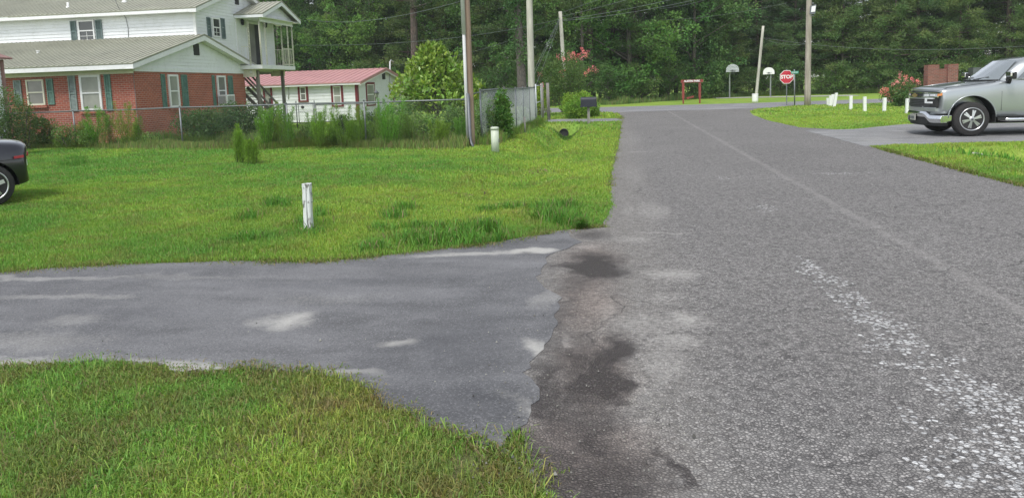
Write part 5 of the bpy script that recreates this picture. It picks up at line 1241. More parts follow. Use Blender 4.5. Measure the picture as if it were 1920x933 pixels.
# magnolia
def magnolia():
    r = np.random.default_rng(3); Y = 26.5; b = onY(818, 225, Y); loc = (b[0], Y, -.1); top = float(onY(822, 84, Y)[2])
    cen = []; rd = []; st = []
    for i in range(300):
        t = r.random()**.8; z = .7+(top-1.0)*t; a = r.uniform(0, 6.28); R_ = 1.7*(1-t**2.0)*(.74+.14*math.sin(t*11+a)+.14*math.sin(a*3+t*5))+.14; q = R_*r.uniform(.4, 1.14)
        cen.append([math.cos(a)*q, math.sin(a)*q, z+.3]); rd.append([.24,.24,.2])
        if i % 5 == 0: st.append(([0,0,max(.2, z-.5)], cen[-1], .02))
    st.append(([0,0,-.1], [0,0,top-.6], .08))
    plant('magnolia_tree', loc, 'dense yellow green magnolia with large glossy leaves behind the fence', 'tree', None, cen, rd, 17, .185, .08, (.155,.25,.040), 5, 'gloss_leaf', .65, .3, .3, st)
    # lower lobe to the left and right
    for px, pt, wid, lab in ((770, 150, .8, 'low left side shoot bush of glossy leaves below the magnolia'), (868, 120, .75, 'glossy leaved bush right of the magnolia against the poles')):
        b = onY(px, 225, Y+.5); tp = float(onY(px, pt, Y+.5)[2]); rr_ = np.random.default_rng(px)
        cen = blob_cen(rr_, 70, wid, .8, tp, .3); plant('magnolia_bush', (b[0], Y+.5, -.1), lab, 'bush', None, cen, [[.24,.24,.2]]*70, 15, .18, .075, (.16,.24,.035), px, 'gloss_leaf', .5, .3, .3)
magnolia()
def bush(px0, px1, pyt, Y, base, label, k, seed, leaf=.07, lw=.6, name='shrub', cat='shrub', n=60, cr=.22, deep=.6, z0=.05, mat='leaf', group=None, flowers=None, up=.1, stems=True):
    a = onY(px0, 230, Y); b = onY(px1, 230, Y); x = (a[0]+b[0])/2; wd = (b[0]-a[0])/2; g_ = float(hgt(np.array(x), np.array(Y))); h = float(onY((px0+px1)/2, pyt, Y)[2])-g_
    r = np.random.default_rng(seed); cen = blob_cen(r, k, max(.05, wd-cr*.6), deep, h-cr*.6, z0)
    st = [([r.uniform(-.15,.15), r.uniform(-.1,.1), 0], c_, .018) for c_ in cen[:int(k*.25)]] if stems else None
    def fl(t):
        if not flowers: return
        fc, nf, fcol, fr = flowers; rr_ = np.random.default_rng(seed+50); fcn = []
        for p in fc:
            q = onY(p[0], p[1], Y-.1); fcn.append([q[0]-x, -.1-deep*.3+rr_.uniform(-.15,.15), q[2]-g_])
        for i_, q in enumerate(fcn):
            k_ = rr_.uniform(.65, 1.25); V, Fc, C = clump(np.array([q]), np.array([[fr, fr, fr*1.3]])*k_, nf, .055, .045, np.array(fcol)*rr_.uniform(.8, 1.15), seed+9+i_, .3, .2, .7, .1)
            link('flower_cluster', fast_mesh('flower_cluster', V, Fc, M['flower'], C), t)
    return plant(name, (x, Y, g_), label, cat, group, cen, [[cr*1.15, cr, cr]]*k, n, leaf, leaf*lw, base, seed, mat, up, .3, .35, st, extra=fl)
# azaleas between fence and house
bush(322, 424, 201, 24.7, (0.056,0.105,0.031), 'broad dark azalea bush in front of the brick gable wall', 110, 41, .075, n=70, cr=.26, deep=.7)
bush(398, 490, 188, 24.6, (0.053,0.101,0.036), 'taller dark azalea bush at the right corner of the brick house', 90, 42, .075, n=66, cr=.26, deep=.7)
bush(465, 545, 196, 25.6, (0.070,0.133,0.039), 'leafy bush under the porch stairs behind the fence', 60, 43, .075, n=60, cr=.24)
bush(628, 655, 212, 23.0, (0.042,0.077,0.036), 'small dark conical shrub behind the fence by the white house', 34, 44, .06, n=60, cr=.16, deep=.3)
bush(676, 712, 212, 23.2, (0.045,0.084,0.036), 'small dark round shrub behind a fence post', 34, 45, .06, n=60, cr=.16, deep=.3)
bush(712, 790, 176, 24.8, (0.119,0.210,0.070), 'loose pale green shrub under the magnolia', 60, 46, .09, .4, n=46, cr=.26)
bush(752, 836, 212, 21.6, (0.133,0.231,0.063), 'light green bush pressed against the long fence', 90, 47, .08, .45, n=56, cr=.24, up=.3)
bush(820, 878, 200, 21.4, (0.098,0.175,0.053), 'mid green bush left of the reddish pole', 70, 48, .08, .5, n=56, cr=.24)
bush(868, 900, 140, 27.5, (0.119,0.210,0.048), 'leafy sapling behind the poles', 40, 49, .11, .6, n=36, cr=.26)
bush(893, 928, 178, 21.9, (0.119,0.196,0.070), 'tangled vines filling the corner of the taller fence', 90, 50, .07, .5, n=60, cr=.2, deep=.9)
bush(930, 958, 168, 22.1, (0.091,0.196,0.042), 'column of bright vine climbing the taller fence', 80, 51, .085, .65, n=50, cr=.16, deep=.22, name='fence_vine', cat='vine')
bush(955, 990, 198, 33.5, (0.224,0.294,0.168), 'pale silvery bush in the yard beyond the taller fence', 40, 52, .10, .5, n=44, cr=.3)
bush(1050, 1118, 172, 34.6, (0.161,0.273,0.042), 'rounded bright green hedge behind the mailbox', 170, 53, .085, .6, name='hedge', cat='hedge', n=60, cr=.24, deep=1.1, up=.3)
bush(1096, 1124, 190, 36.0, (0.133,0.231,0.042), 'small green end of the hedge by the cross street', 60, 54, .085, .6, name='hedge', cat='hedge', n=56, cr=.24, deep=.7, up=.3)
bush(998, 1032, 160, 37.5, (0.210,0.280,0.042), 'yellow green shrub top showing over the driveway gate', 50, 55, .10, .5, n=44, cr=.3)
bush(1012, 1108, 96, 38.5, (0.087,0.147,0.045), 'tall pink flowering crape myrtle behind the hedge', 170, 56, .10, .5, name='crape_myrtle', cat='tree', n=46, cr=.34, deep=1.2, z0=.6, up=.5,
     flowers=([(1068,104),(1076,101),(1092,92),(1085,104),(1098,106),(1102,101),(1072,108),(1047,108),(1080,110),(1094,99),(1104,132),(1112,128),(1118,133),(1098,139),(1013,141),(1058,112),(1090,110),(1055,136),(1018,160)], 34, (.60,.20,.22), .15))
bush(1648, 1722, 150, 38.6, (0.091,0.161,0.056), 'pink flowering crape myrtle bush behind the white posts', 120, 57, .09, .5, name='crape_myrtle', cat='bush', n=46, cr=.24, deep=.9, z0=.15, up=.4,
     flowers=([(1654,168),(1660,166),(1656,174),(1662,178),(1670,160),(1676,154),(1683,140),(1685,146),(1688,158),(1696,150),(1700,162),(1708,155),(1714,153),(1716,158),(1712,166),(1704,172),(1690,170),(1680,168),(1672,172),(1666,186),(1694,144),(1650,174),(1698,178),(1684,178),(1706,148)], 34, (.66,.24,.26), .13))
bush(0, 26, 150, 20.2, (0.077,0.126,0.049), 'tall leggy bush in front of the shed at the left edge', 60, 58, .07, .6, n=46, cr=.24, deep=.4)
bush(30, 62, 172, 22.4, (0.070,0.119,0.042), 'dark leggy sapling before the leftmost brick house window', 40, 59, .06, .6, n=46, cr=.2, deep=.4)
bush(62, 100, 216, 23.6, (0.084,0.147,0.049), 'low green shrub against the left part of the brick wall', 50, 60, .07, .6, n=50, cr=.22, deep=.5)

bush(96, 150, 232, 22.9, (.10,.18,.05), 'straggly green shrub by the fence under the leftmost shutters', 40, 70, .07, .4, n=46, cr=.2, deep=.4)
bush(560, 600, 232, 21.9, (.10,.18,.05), 'straggly green growth at the yard gate side of the fence', 30, 71, .08, .4, n=44, cr=.2, deep=.4, up=.5)
bush(655, 700, 226, 21.6, (.11,.20,.05), 'low leafy growth left of the middle fence post', 40, 72, .08, .4, n=46, cr=.2, deep=.4, up=.5)
bush(700, 760, 214, 21.4, (.12,.21,.055), 'leafy growth right of the middle fence post', 50, 73, .08, .4, n=46, cr=.22, deep=.4, up=.5)
bush(150, 176, 236, 22.6, (.11,.20,.05), 'small leafy clump between feathery weeds under the white framed window', 26, 74, .07, .45, n=44, cr=.18, deep=.35, up=.3)
bush(262, 300, 246, 22.4, (.13,.21,.06), 'low weedy clump at the foot of the brick corner', 30, 76, .06, .4, n=44, cr=.16, deep=.35, up=.3)
# dog fennel: feathery upright plumes
def fennel(px, pyt, pyb, Y, wpx, seed, label, base=(.15,.27,.05), group='feathery weeds along the fence', k=5):
    x = float(onY(px, pyb, Y)[0]); g_ = float(hgt(np.array(x), np.array(Y))); h = float(onY(px, pyt, Y)[2])-g_; wd = wpx/F*Y*1.9
    r = np.random.default_rng(seed); parts = []; mb = MB()
    for s in range(k):
        a = np.array([r.uniform(-.3, .3)*wd, r.uniform(-.12, .12), 0]); tip = np.array([a[0]+r.uniform(-.38, .38)*wd, a[1]+r.uniform(-.1, .1), h*r.uniform(.5, 1)])
        mb.tube([a, (a+tip)/2, tip], [.008, .006, .003], 4, False)
        n = 460; t = r.random(n)**.75*.95+.05; c_ = a+(tip-a)*t[:, None]; rd_ = (.13*(1-t)**.6*(.35+np.minimum(1, t*2.2))+.012)*(.45+.75*np.sin(t*13+s*2)**2); an = r.uniform(0, 6.28, n)
        c_ = c_+np.stack([np.cos(an)*rd_, np.sin(an)*rd_, r.normal(size=n)*.02], 1)*r.uniform(0, 1, (n, 1)); d = np.stack([np.cos(an)*.6, np.sin(an)*.6, np.full(n, .9)], 1)+r.normal(size=(n, 3))*.3
        C = np.array(base)*r.uniform(.65, 1.35, (n, 1))*(.85+.3*t[:, None]); parts.append(leaf_cards(c_, d, .075*r.uniform(.6,1.4,n), .0075, C, seed+s))
    T = empty('feathery_weed', (x, Y, g_), label, 'weed', group); link('foliage', fast_mesh('foliage', *[q for q in merge(parts)][:2], M['leaf'], merge(parts)[2]), T)
    me = bpy.data.meshes.new('stems'); me.from_pydata(mb.v, [], mb.f); me.materials.append(M['grass'] if False else M['leaf'])
    ca = me.color_attributes.new('Col', 'FLOAT_COLOR', 'POINT'); ca.data.foreach_set('color', np.tile([.10,.13,.05,1], len(me.vertices)).astype(np.float32)); link('stems', me, T)
def fY(px): # just in front of the long fence
    x = -4
    for _ in range(4): x = float(onY(px, 260, fence_y(x)-.25)[0])
    return fence_y(x)-.25
FN = [(45,178,272,26,5,'tall feathery weed by the shrubs at the left end of the fence'), (118,250,290,20,3,'short feathery weed below the leftmost shutter'), (162,222,284,16,4,'low pair of feathery plumes under the white framed window'),
      (185,197,284,30,7,'tall feathery weed in front of the white framed window'), (206,200,284,12,3,'slim feathery plume right of the white framed window'), (237,190,284,26,7,'tallest feathery weed left of the brick corner'), (263,205,284,14,3,'slim plume in front of the brick corner'),
      (500,198,272,26,6,'feathery weed in front of the porch post'), (524,188,268,26,7,'tall feathery weed left of the yard gate'), (541,195,266,20,4,'thin feathery weed beside the yard gate'),
      (588,200,270,24,5,'feathery weed right of the yard gate'), (604,196,272,22,5,'leaning feathery weed in front of the maroon window'), (632,214,270,24,5,'feathery weed before the small dark conical shrub'), (660,196,276,34,8,'dense feathery weed at the white house corner'),
      (706,200,274,30,7,'dense feathery weed right of the middle fence post'), (733,184,274,30,7,'tall feathery weed below the yard lamp'), (762,205,272,20,4,'feathery weed at the foot of the magnolia'), (822,220,275,24,6,'feathery weed against the light green bush'), (862,205,275,22,5,'feathery weed just left of the reddish pole')]
for i, (px, t_, b_, wp, k, lab) in enumerate(FN): fennel(px, t_, b_, fY(px)+(-.1 if i % 2 else .45), wp, 100+i, lab, (.14+.02*(i % 3), .26+.02*(i % 4), .045), k=int(k*1.7))
fennel(449, 232, 306, float(at(455, 306)[1]), 16, 140, 'bright feathery weed standing alone in the mown lawn', (.17,.29,.04), k=8)
fennel(474, 252, 308, float(at(470, 308)[1]), 12, 141, 'small feathery shoot beside the lone lawn weed', (.17,.28,.04), k=5)
# rough unmown strip along the fence and the yard beyond
def fstrip(r, n):
    x = r.uniform(-25, -3.9, n); return x, fence_y(x)+r.normal(-.15, .42, n)
weed_strip('fence_weeds', fstrip, 'rough unmown grass and dry stalks along the long fence', 26000, .27, .015, (.16,.235,.065), 61, dry=.16)
def fstrip2(r, n):
    x = r.uniform(-17, -4, n); return x, fence_y(x)+np.abs(r.normal(.5, .7, n))
weed_strip('yard_weeds', fstrip2, 'taller mixed weeds just inside the long fence', 9000, .45, .016, (.12,.20,.05), 62, dry=.10)
def fstrip3(r, n):
    y = r.uniform(19.9, 31, n); return -3.5+(y-20)*.03+r.normal(0, .15, n), y
weed_strip('side_fence_weeds', fstrip3, 'grass growing up through the taller fence', 7000, .32, .014, (.15,.26,.05), 63)
def tuft(r, n):
    k = r.integers(0, 26, n); q = np.array([at(px, py)[:2] for px, py in [(85,310),(105,306),(120,312),(95,304),(130,306),(70,312)]+[(r.uniform(560,1130), r.uniform(395,430)) for _ in range(20)]])
    return q[k, 0]+r.normal(0, .10, n), q[k, 1]+r.normal(0, .10, n)
rl = np.random.default_rng(90)
def lawn_tufts(r, n):
    c_ = np.array([at(r.uniform(420, 1130), r.uniform(385, 470))[:2] for _ in range(42)]+[at(r.uniform(60, 160), r.uniform(296, 318))[:2] for _ in range(9)]); k = r.integers(0, len(c_), n)
    x = c_[k, 0]+r.normal(0, .09, n); y = c_[k, 1]+r.normal(0, .09, n); ok = ~is_paved(x, y); return np.where(ok, x, c_[0, 0]), np.where(ok, y, c_[0, 1])
weed_strip('lawn_tufts', lawn_tufts, 'taller darker grass tufts in the near lawn and ditch', 9000, .17, .009, (.12,.28,.045), 64, lean=.9)
def edge_t(r, n):
    """grass leaning over the asphalt edges"""
    segs = [FARE[2:-2], NEAR[1:-3]]; P = []
    for sg in segs:
        for a, b in zip(sg, sg[1:]):
            L = math.hypot(b[0]-a[0], b[1]-a[1])
            if L > 6: continue
            for _ in range(int(L*26)+1):
                t_ = r.random(); P.append((a[0]+(b[0]-a[0])*t_, a[1]+(b[1]-a[1])*t_))
    for a, b in zip(EDGE_L, EDGE_L[1:]):
        for _ in range(60): t_ = r.random(); P.append((a[0]+(b[0]-a[0])*t_-.03, a[1]+(b[1]-a[1])*t_))
    P = np.array(P); k = r.integers(0, len(P), n); m_ = vn(P[k, 0]*5, P[k, 1]*5, 77); sd_ = .02+.075*m_; return P[k, 0]+r.normal(0, 1, n)*sd_, P[k, 1]+r.normal(0, 1, n)*sd_
weed_strip('edge_grass', edge_t, 'grass creeping over the asphalt edges', 30000, .05, .006, (.16,.24,.05), 65, dry=.38, lean=1.5)
def edge_r(r, n):
    E = w2([(1635,275),(1680,288),(1800,320),(1920,350)])+[(5.55,8)]; P = []
    for a, b in zip(E, E[1:]):
        for _ in range(80): t_ = r.random(); P.append((a[0]+(b[0]-a[0])*t_, a[1]+(b[1]-a[1])*t_))
    P = np.array(P); k = r.integers(0, len(P), n); return P[k, 0]+r.normal(0.02, .04, n), P[k, 1]+r.normal(0, .04, n)
weed_strip('right_edge_grass', edge_r, 'grass fringe along the right road edge', 5000, .07, .012, (.15,.21,.04), 66, dry=.2, lean=1.1)
def cul(r, n):
    c_ = np.array([at(1052, 256, -.35)[:2], at(1062, 256, -.35)[:2], (7.75, 16.6), (8.2, 16.6)]); c_[0] = (-2.15, 29.4); c_[1] = (-1.75, 29.45); k = r.integers(0, 2, n); return c_[k, 0]+r.normal(0, .16, n), c_[k, 1]+r.normal(0, .07, n)
weed_strip('culvert_grass', cul, 'grass growing up in front of the culvert mouths', 1100, .22, .014, (.10,.22,.04), 75, dry=.1, lean=.7)
def rditch(r, n):
    y = r.uniform(8, 15.9, n); return 8.3+r.normal(0, .7, n), y
weed_strip('ditch_grass', rditch, 'longer deep green grass in the right ditch', 16000, .20, .014, (.11,.27,.035), 67, dry=.04, lean=.8)
# loose grit on the driveway, dead clippings
def grit():
    r = np.random.default_rng(12); V = []; Fq_ = []; C = []
    for i in range(360):
        if i < 300: p = at(r.uniform(880, 1330), r.uniform(450, 930)); s = r.uniform(.002, .006)
        else: p = at(r.uniform(0, 1000), r.uniform(505, 760)); s = r.uniform(.002, .0055)
        if r.random() < .03: s *= 2
        o = len(V); a = r.uniform(0, 6.28)
        for k in range(4): V.append((p[0]+s*math.cos(a+k*1.57)*r.uniform(.7,1.2), p[1]+s*math.sin(a+k*1.57)*r.uniform(.7,1.2), .012))
        V.append((p[0], p[1], .014+s*1.1)); Fq_ += [(o, o+1, o+4), (o+1, o+2, o+4), (o+2, o+3, o+4), (o+3, o, o+4)]
        c_ = np.array([.42,.41,.38])*r.uniform(.15, .95); C += [c_]*5
    o = link('grit', fast_mesh('grit', V, Fq_, M['flower'], np.array(C))); tag(o, 'loose pebbles and grit scattered on the driveway', 'gravel', kind='stuff')
grit()
def debris(r, n):
    c_ = np.array([at(862, 350)[:2], at(1015, 310)[:2], at(1560, 170)[:2]]); k = r.integers(0, 2, n); return c_[k, 0]+r.normal(0, .16, n), c_[k, 1]+r.normal(0, .2, n)
weed_strip('dead_clippings', debris, 'brown dead clippings in the shallow ditch', 160, .06, .03, (.16,.11,.08), 68, dry=.6, lean=2.0, cat='dead grass')

# ================================================================== vehicles
def coat(name, col, metal=.0, rough=.3, coat_=1.0):
    t = NT(name); n = t.noise(2, 3); t.out(t.mix(t.mapr(n, .3, .7), tuple(q*.97 for q in col), col), rough, None, metal, Coat_Weight=coat_, Coat_Roughness=.05); return t.m
M['silver'] = coat('silver_green_paint', (.36,.385,.395), .6, .30); M['blackcar'] = coat('black_paint', (.008,.009,.014), .2, .3)
M['rubber'] = dirty('rubber', (.022,.021,.021), .85, .25, 14, (.12,.11,.10), .35, bump=.2); M['trimblack'] = dirty('black_trim', (.018,.018,.019), .55, .1, 6)
M['chrome'] = dirty('chrome', (.72,.73,.74), .12, .04, 3, metal=1.0); M['alloy'] = dirty('alloy', (.58,.59,.60), .28, .06, 6, metal=.85)
M['arch'] = dirty('wheel_well', (.012,.012,.012), .95, .1, 4)
def lens(name, col, rough=.08):
    t = NT(name); return t.out(col, rough, t.bump(t.noise(60, 1), .2, .003), .2, Specular_IOR_Level=.8, Coat_Weight=1)
M['lamp'] = lens('headlamp', (.42,.44,.45)); M['amber'] = lens('amber_lamp', (.75,.23,.02)); M['lamp_white'] = lens('daytime_lamp', (.85,.87,.90), .25); M['red_lens'] = lens('red_marker', (.45,.03,.05)); M['gold'] = dirty('gold_badge', (.55,.42,.16), .3, .05, 8, metal=.7)
t = NT('car_glass'); M['carglass'] = t.out((.10,.115,.12), .04, None, 0, Specular_IOR_Level=1.0, Coat_Weight=1.0)
t = NT('windscreen'); M['windscreen'] = t.out((.22,.25,.26), .06, t.bump(t.noise(1.5, 2), .03, .05), .25, Specular_IOR_Level=1.0, Coat_Weight=1.0)
def loft(rings, closed_ring=True):
    n = len(rings[0]); mb = MB(); vs = [p for rg in rings for p in rg]; fs = []
    for i in range(len(rings)-1):
        for k in range(n if closed_ring else n-1): k2 = (k+1) % n; fs.append((i*n+k, i*n+k2, (i+1)*n+k2, (i+1)*n+k))
    fs += [tuple(range(n-1, -1, -1)), tuple((len(rings)-1)*n+k for k in range(n))]; mb.add(vs, fs, True); return mb
def smooth_cut(mb, mat, cuts, parent, name, subd=2, crease_caps=False):
    """subdivide a loft, cut wheel arches with cylinders, return linked object"""
    me = bpy.data.meshes.new(name); me.from_pydata(mb.v, [], mb.f); bm = bmesh.new(); bm.from_mesh(me); bmesh.ops.recalc_face_normals(bm, faces=bm.faces); bm.to_mesh(me); bm.free()
    o = bpy.data.objects.new('tmp', me); COL.objects.link(o); s_ = o.modifiers.new('s', 'SUBSURF'); s_.levels = subd; s_.render_levels = subd
    cs = []
    for (x, z, r_, y0, y1) in cuts:
        c_ = MB(); c_.tube([(x, y0, z), (x, y1, z)], r_, 40); cm = bpy.data.meshes.new('c'); cm.from_pydata(c_.v, [], c_.f); b_ = bmesh.new(); b_.from_mesh(cm); bmesh.ops.recalc_face_normals(b_, faces=b_.faces); b_.to_mesh(cm); b_.free()
        co = bpy.data.objects.new('cut', cm); COL.objects.link(co); cs.append(co); m_ = o.modifiers.new('b', 'BOOLEAN'); m_.operation = 'DIFFERENCE'; m_.object = co; m_.solver = 'EXACT'
    dg = bpy.context.evaluated_depsgraph_get(); nm = bpy.data.meshes.new_from_object(o.evaluated_get(dg)); bpy.data.objects.remove(o)
    for c_ in cs: bpy.data.objects.remove(c_)
    nm.materials.clear(); nm.materials.append(mat); nm.name = name
    nm.polygons.foreach_set('use_smooth', [True]*len(nm.polygons))
    if parent is not None:
        nm.transform(Matrix.Translation(-Vector(parent.location)))
    try: nm.set_sharp_from_angle(angle=rad(38))
    except Exception: pass
    return link(name, nm, parent)
def wheel(parent, x, y, z, r, wd, side, spokes=6, rim_r=.60, split=True):
    """axle along y; side = -1 outer face towards -y"""
    w_ = MB(); prof = [(r*.66, -wd/2), (r*.90, -wd/2), (r*.97, -wd*.42), (r, -wd*.28), (r, wd*.28), (r*.97, wd*.42), (r*.90, wd/2), (r*.66, wd/2)]
    w_.lathe((x, y, z), prof, 40, 'Y'); ty = w_.build('wheel', M['rubber'], parent)
    yo = y+side*wd*.5; m = MB(); rr_ = r*rim_r*1.08
    sgn = side
    vs = []; n = 40; fs = []
    for (q, off) in ((rr_*1.04, -.002), (rr_*1.04, .012), (rr_*.97, .014), (rr_*.93, -.02), (rr_*.88, -.09)):
        vs += [(x+q*math.cos(2*math.pi*k/n), yo+sgn*off, z+q*math.sin(2*math.pi*k/n)) for k in range(n)]
    for i in range(4): fs += [(i*n+k, i*n+(k+1) % n, (i+1)*n+(k+1) % n, (i+1)*n+k) for k in range(n)]
    m.add(vs, fs, True)
    for k in range(spokes):
        for d_ in ((-.12, .12) if split else (0,)):
            a = 2*math.pi*k/spokes+.3; m.bar((x+.035*math.cos(a), yo-sgn*.0, z+.035*math.sin(a)), (x+rr_*.95*math.cos(a+d_), yo-sgn*.018, z+rr_*.95*math.sin(a+d_)), (.036 if split else .06), .03, up=(0,1,0))
    m.tube([(x, yo-sgn*.03, z), (x, yo+sgn*.014, z)], [.075, .06], 16); m.build('rim', M['alloy'], ty)
    b_ = MB(); b_.tube([(x, yo-sgn*.10, z), (x, yo-sgn*.085, z)], rr_*.95, 30); b_.tube([(x, yo-sgn*.04, z), (x, yo+sgn*.02, z)], .028, 12); b_.build('brake_disc', M['steel_dark'], ty)
    return ty

def truck():
    wc = at(1820, 256.5); X0 = float(wc[0])-.98; Yn = float(wc[1])+.0; W2_ = 1.02; YC = Yn+W2_-.04; hW = W2_
    T = empty('pickup_truck', (X0+2.9, YC, .012), 'silver grey pickup truck parked on the right driveway facing the road', 'pickup truck')
    pl = lambda s, y: s  # placeholder
    def bow(y, s, k=.26): return s+k*(abs(y)/1.0)**2.4*max(0, 1-s/1.3)
    def ring(s, zb, zt, wtop, wmax, crown=.04):
        half = [(.55, zb), (wmax*.93, zb), (wmax*.99, zb+.10), (wmax, (zb+zt)*.5), (wmax*.998, zt-.20), (wmax*.985, zt-.07), (wtop+.015, zt-.012), (wtop-.05, zt+.004), (wtop*.5, zt+crown*.7), (0, zt+crown)]
        pts = [(y, z) for y, z in half]+[(-y, z) for y, z in half[-2::-1]]
        return [(X0+bow(y, s), YC-y, z) for y, z in pts]
    st = [(.075, .60, 1.10, .88, .97), (.08, .57, 1.15, .91, .99), (.16, .53, 1.175, .925, 1.01), (.45, .50, 1.20, .93, 1.01), (.95, .48, 1.245, .93, 1.02), (1.35, .46, 1.285, .93, 1.02), (1.52, .44, 1.31, .95, 1.015),
          (1.7, .44, 1.335, .965, 1.01), (2.4, .44, 1.34, .965, 1.01), (3.3, .44, 1.34, .965, 1.01), (4.0, .44, 1.34, .965, 1.01), (4.05, .46, 1.36, .96, 1.01), (5.0, .50, 1.37, .96, 1.01), (5.75, .55, 1.37, .95, 1.0), (5.8, .58, 1.34, .93, .98)]
    mb = loft([ring(*q) for q in st]); R1 = .415
    cuts = [(X0+.98, .46, .53, YC-1.3, YC-.62), (X0+.98, .46, .53, YC+.62, YC+1.3), (X0+4.72, .46, .53, YC-1.3, YC-.62), (X0+4.72, .46, .53, YC+.62, YC+1.3)]
    smooth_cut(mb, M['silver'], cuts, T, 'body', 2)
    for xx in (.98, 4.72):
        for sd in (-1, 1):
            m = MB(); n = 28; vs = []; fs = []
            for yy_ in (YC+sd*.60, YC+sd*.995):
                vs += [(X0+xx+.524*math.cos(a), yy_, .46+.524*math.sin(a)) for a in np.linspace(-.25, math.pi+.25, n)]
            fs = [(k, k+1, n+k+1, n+k) for k in range(n-1)]; m.add(vs, fs, True); m.add([vs[k] for k in range(n)], [tuple(range(n))]); m.build('wheel_liner', M['arch'], T)
            # flare lip
            if sd == -1:
                m = MB(); m.tube([(X0+xx+.537*math.cos(a), YC-1.012, .46+.537*math.sin(a)) for a in np.linspace(.02, math.pi-.02, 24)], .014, 6); m.build('arch_lip', M['silver'], T)
            wheel(T, X0+xx, YC+sd*.875, R1+.012, R1, .27, sd)
    m = MB(); m.box((X0+.6, YC-.7, .3), (X0+5.4, YC+.7, .52)); m.build('chassis', M['arch'], T)
    # greenhouse
    base = [(1.28, 1.16, 4.02, .93), (1.34, 1.22, 4.02, .935), (1.60, 1.56, 3.97, .86), (1.80, 1.84, 3.88, .775), (1.875, 2.10, 3.80, .70), (1.905, 2.5, 3.6, .5)]
    def kz(z): return float(np.interp(z, [1.3, 1.8, 1.9], [.60, .42, .34]))
    def fs_(z, yn): return float(np.interp(abs(yn), [0, .5, .86, 1], [.16, .20, kz(z)-.16, kz(z)]))
    def gring(z, s0, s1, w_):
        pts = [(s0+fs_(z, f), w_*f) for f in (0, .3, .5, .7, .86, 1)]+[((s0+s1)/2+.2, w_), (s1-.1, w_), (s1, w_*.85), (s1, 0)]
        full = pts+[(s, -y) for s, y in pts[-2:0:-1]]; return [(X0+s, YC-y, z) for s, y in full]
    rings = [gring(z, s0, s1, w_) for z, s0, s1, w_ in base]
    m = loft(rings); smooth_cut(m, M['silver'], [], T, 'cab', 1)
    # windscreen: curved patch over the front of the greenhouse
    def gpt(zf, u):  # u -1..1 across, zf 0..1 bottom to top
        z = lerp(1.335, 1.80, zf); s = np.interp(z, [q[0] for q in base], [q[1] for q in base]); w_ = np.interp(z, [q[0] for q in base], [q[3] for q in base])*.86
        y = u*w_; return (X0+s+fs_(z, u*.86)-.014, YC-y, z+.010)
    m = MB(); nu, nz_ = 14, 8; vs = [gpt(j/nz_, -1+2*i/nu) for j in range(nz_+1) for i in range(nu+1)]; m.add(vs, [(j*(nu+1)+i, j*(nu+1)+i+1, (j+1)*(nu+1)+i+1, (j+1)*(nu+1)+i) for j in range(nz_) for i in range(nu)], True)
    m.build('windscreen', M['windscreen'], T)
    m = MB(); vs0 = [gpt(0, -1+2*i/nu) for i in range(nu+1)]; m.tube([(p[0]-.02, p[1], p[2]-.005) for p in vs0], .018, 6); m.build('cowl', M['trimblack'], T)
    for a_, b_ in ((-.5, -.05), (.15, .7)):
        p = gpt(.03, a_); q = gpt(.16, b_); m = MB(); m.tube([(p[0]-.03, p[1], p[2]), (q[0]-.03, q[1], q[2])], .009, 5); m.build('wiper', M['trimblack'], T)
    # side glass
    def side(z): return np.interp(z, [q[0] for q in base], [q[3] for q in base])
    for sd in (-1, 1):
        for (poly, nm) in (([(2.0, 1.375), (2.98, 1.375), (2.98, 1.80), (2.42, 1.80)], 'side_window'), ([(3.06, 1.375), (3.80, 1.375), (3.74, 1.79), (3.06, 1.80)], 'side_window')):
            m = MB(); vs = []
            n = 6
            for j in range(n+1):
                f = j/n; a_ = (lerp(poly[0][0], poly[3][0], f), lerp(poly[0][1], poly[3][1], f)); b_ = (lerp(poly[1][0], poly[2][0], f), lerp(poly[1][1], poly[2][1], f))
                vs += [(X0+a_[0], YC+sd*(side(a_[1])+.006), a_[1]), (X0+b_[0], YC+sd*(side(b_[1])+.006), b_[1])]
            m.add(vs, [(2*j, 2*j+1, 2*j+3, 2*j+2) for j in range(n)], True); m.build(nm, M['carglass'], T)
        m = MB(); m.tube([(X0+1.98, YC+sd*(side(1.36)+.012), 1.362), (X0+3.85, YC+sd*(side(1.36)+.012), 1.362)], .012, 5); m.build('window_trim', M['chrome'], T)
        # door seams, handles, running board
        for s_ in (1.62, 3.02): m = MB(); m.box((X0+s_, YC+sd*1.006-.006, .62), (X0+s_+.006, YC+sd*1.006+.004, 1.08)); m.build('door_seam', M['trimblack'], T)
        m = MB(); m.tube([(X0+2.72, YC+sd*1.005, 1.16), (X0+2.75, YC+sd*1.045, 1.165), (X0+2.93, YC+sd*1.045, 1.165), (X0+2.96, YC+sd*1.005, 1.16)], .015, 6); m.build('door_handle', M['chrome'], T)
        m = MB(); m.tube([(X0+1.62, YC+sd*.98, .41), (X0+1.80, YC+sd*1.03, .40), (X0+4.0, YC+sd*1.03, .40)], .048, 10); m.build('running_board', M['chrome'], T)
        m = MB(); m.box((X0+1.54, YC+sd*1.0-.05, .38), (X0+2.0, YC+sd*1.0+.025, .455)); m.build('step_bracket', M['trimblack'], T)
        m = MB(); m.box((X0+1.50, YC+sd*.93-.06, .33), (X0+1.525, YC+sd*.93+.08, .60)); m.build('mud_flap', M['trimblack'], T)
        # mirror
        mc = (X0+1.70, YC+sd*1.165, 1.38); m = MB(); m.box((mc[0]-.03, mc[1]-.125, mc[2]-.02), (mc[0]+.11, mc[1]+.125, mc[2]+.15)); MR = m.build('mirror', M['trimblack'], T, bevel=.03)
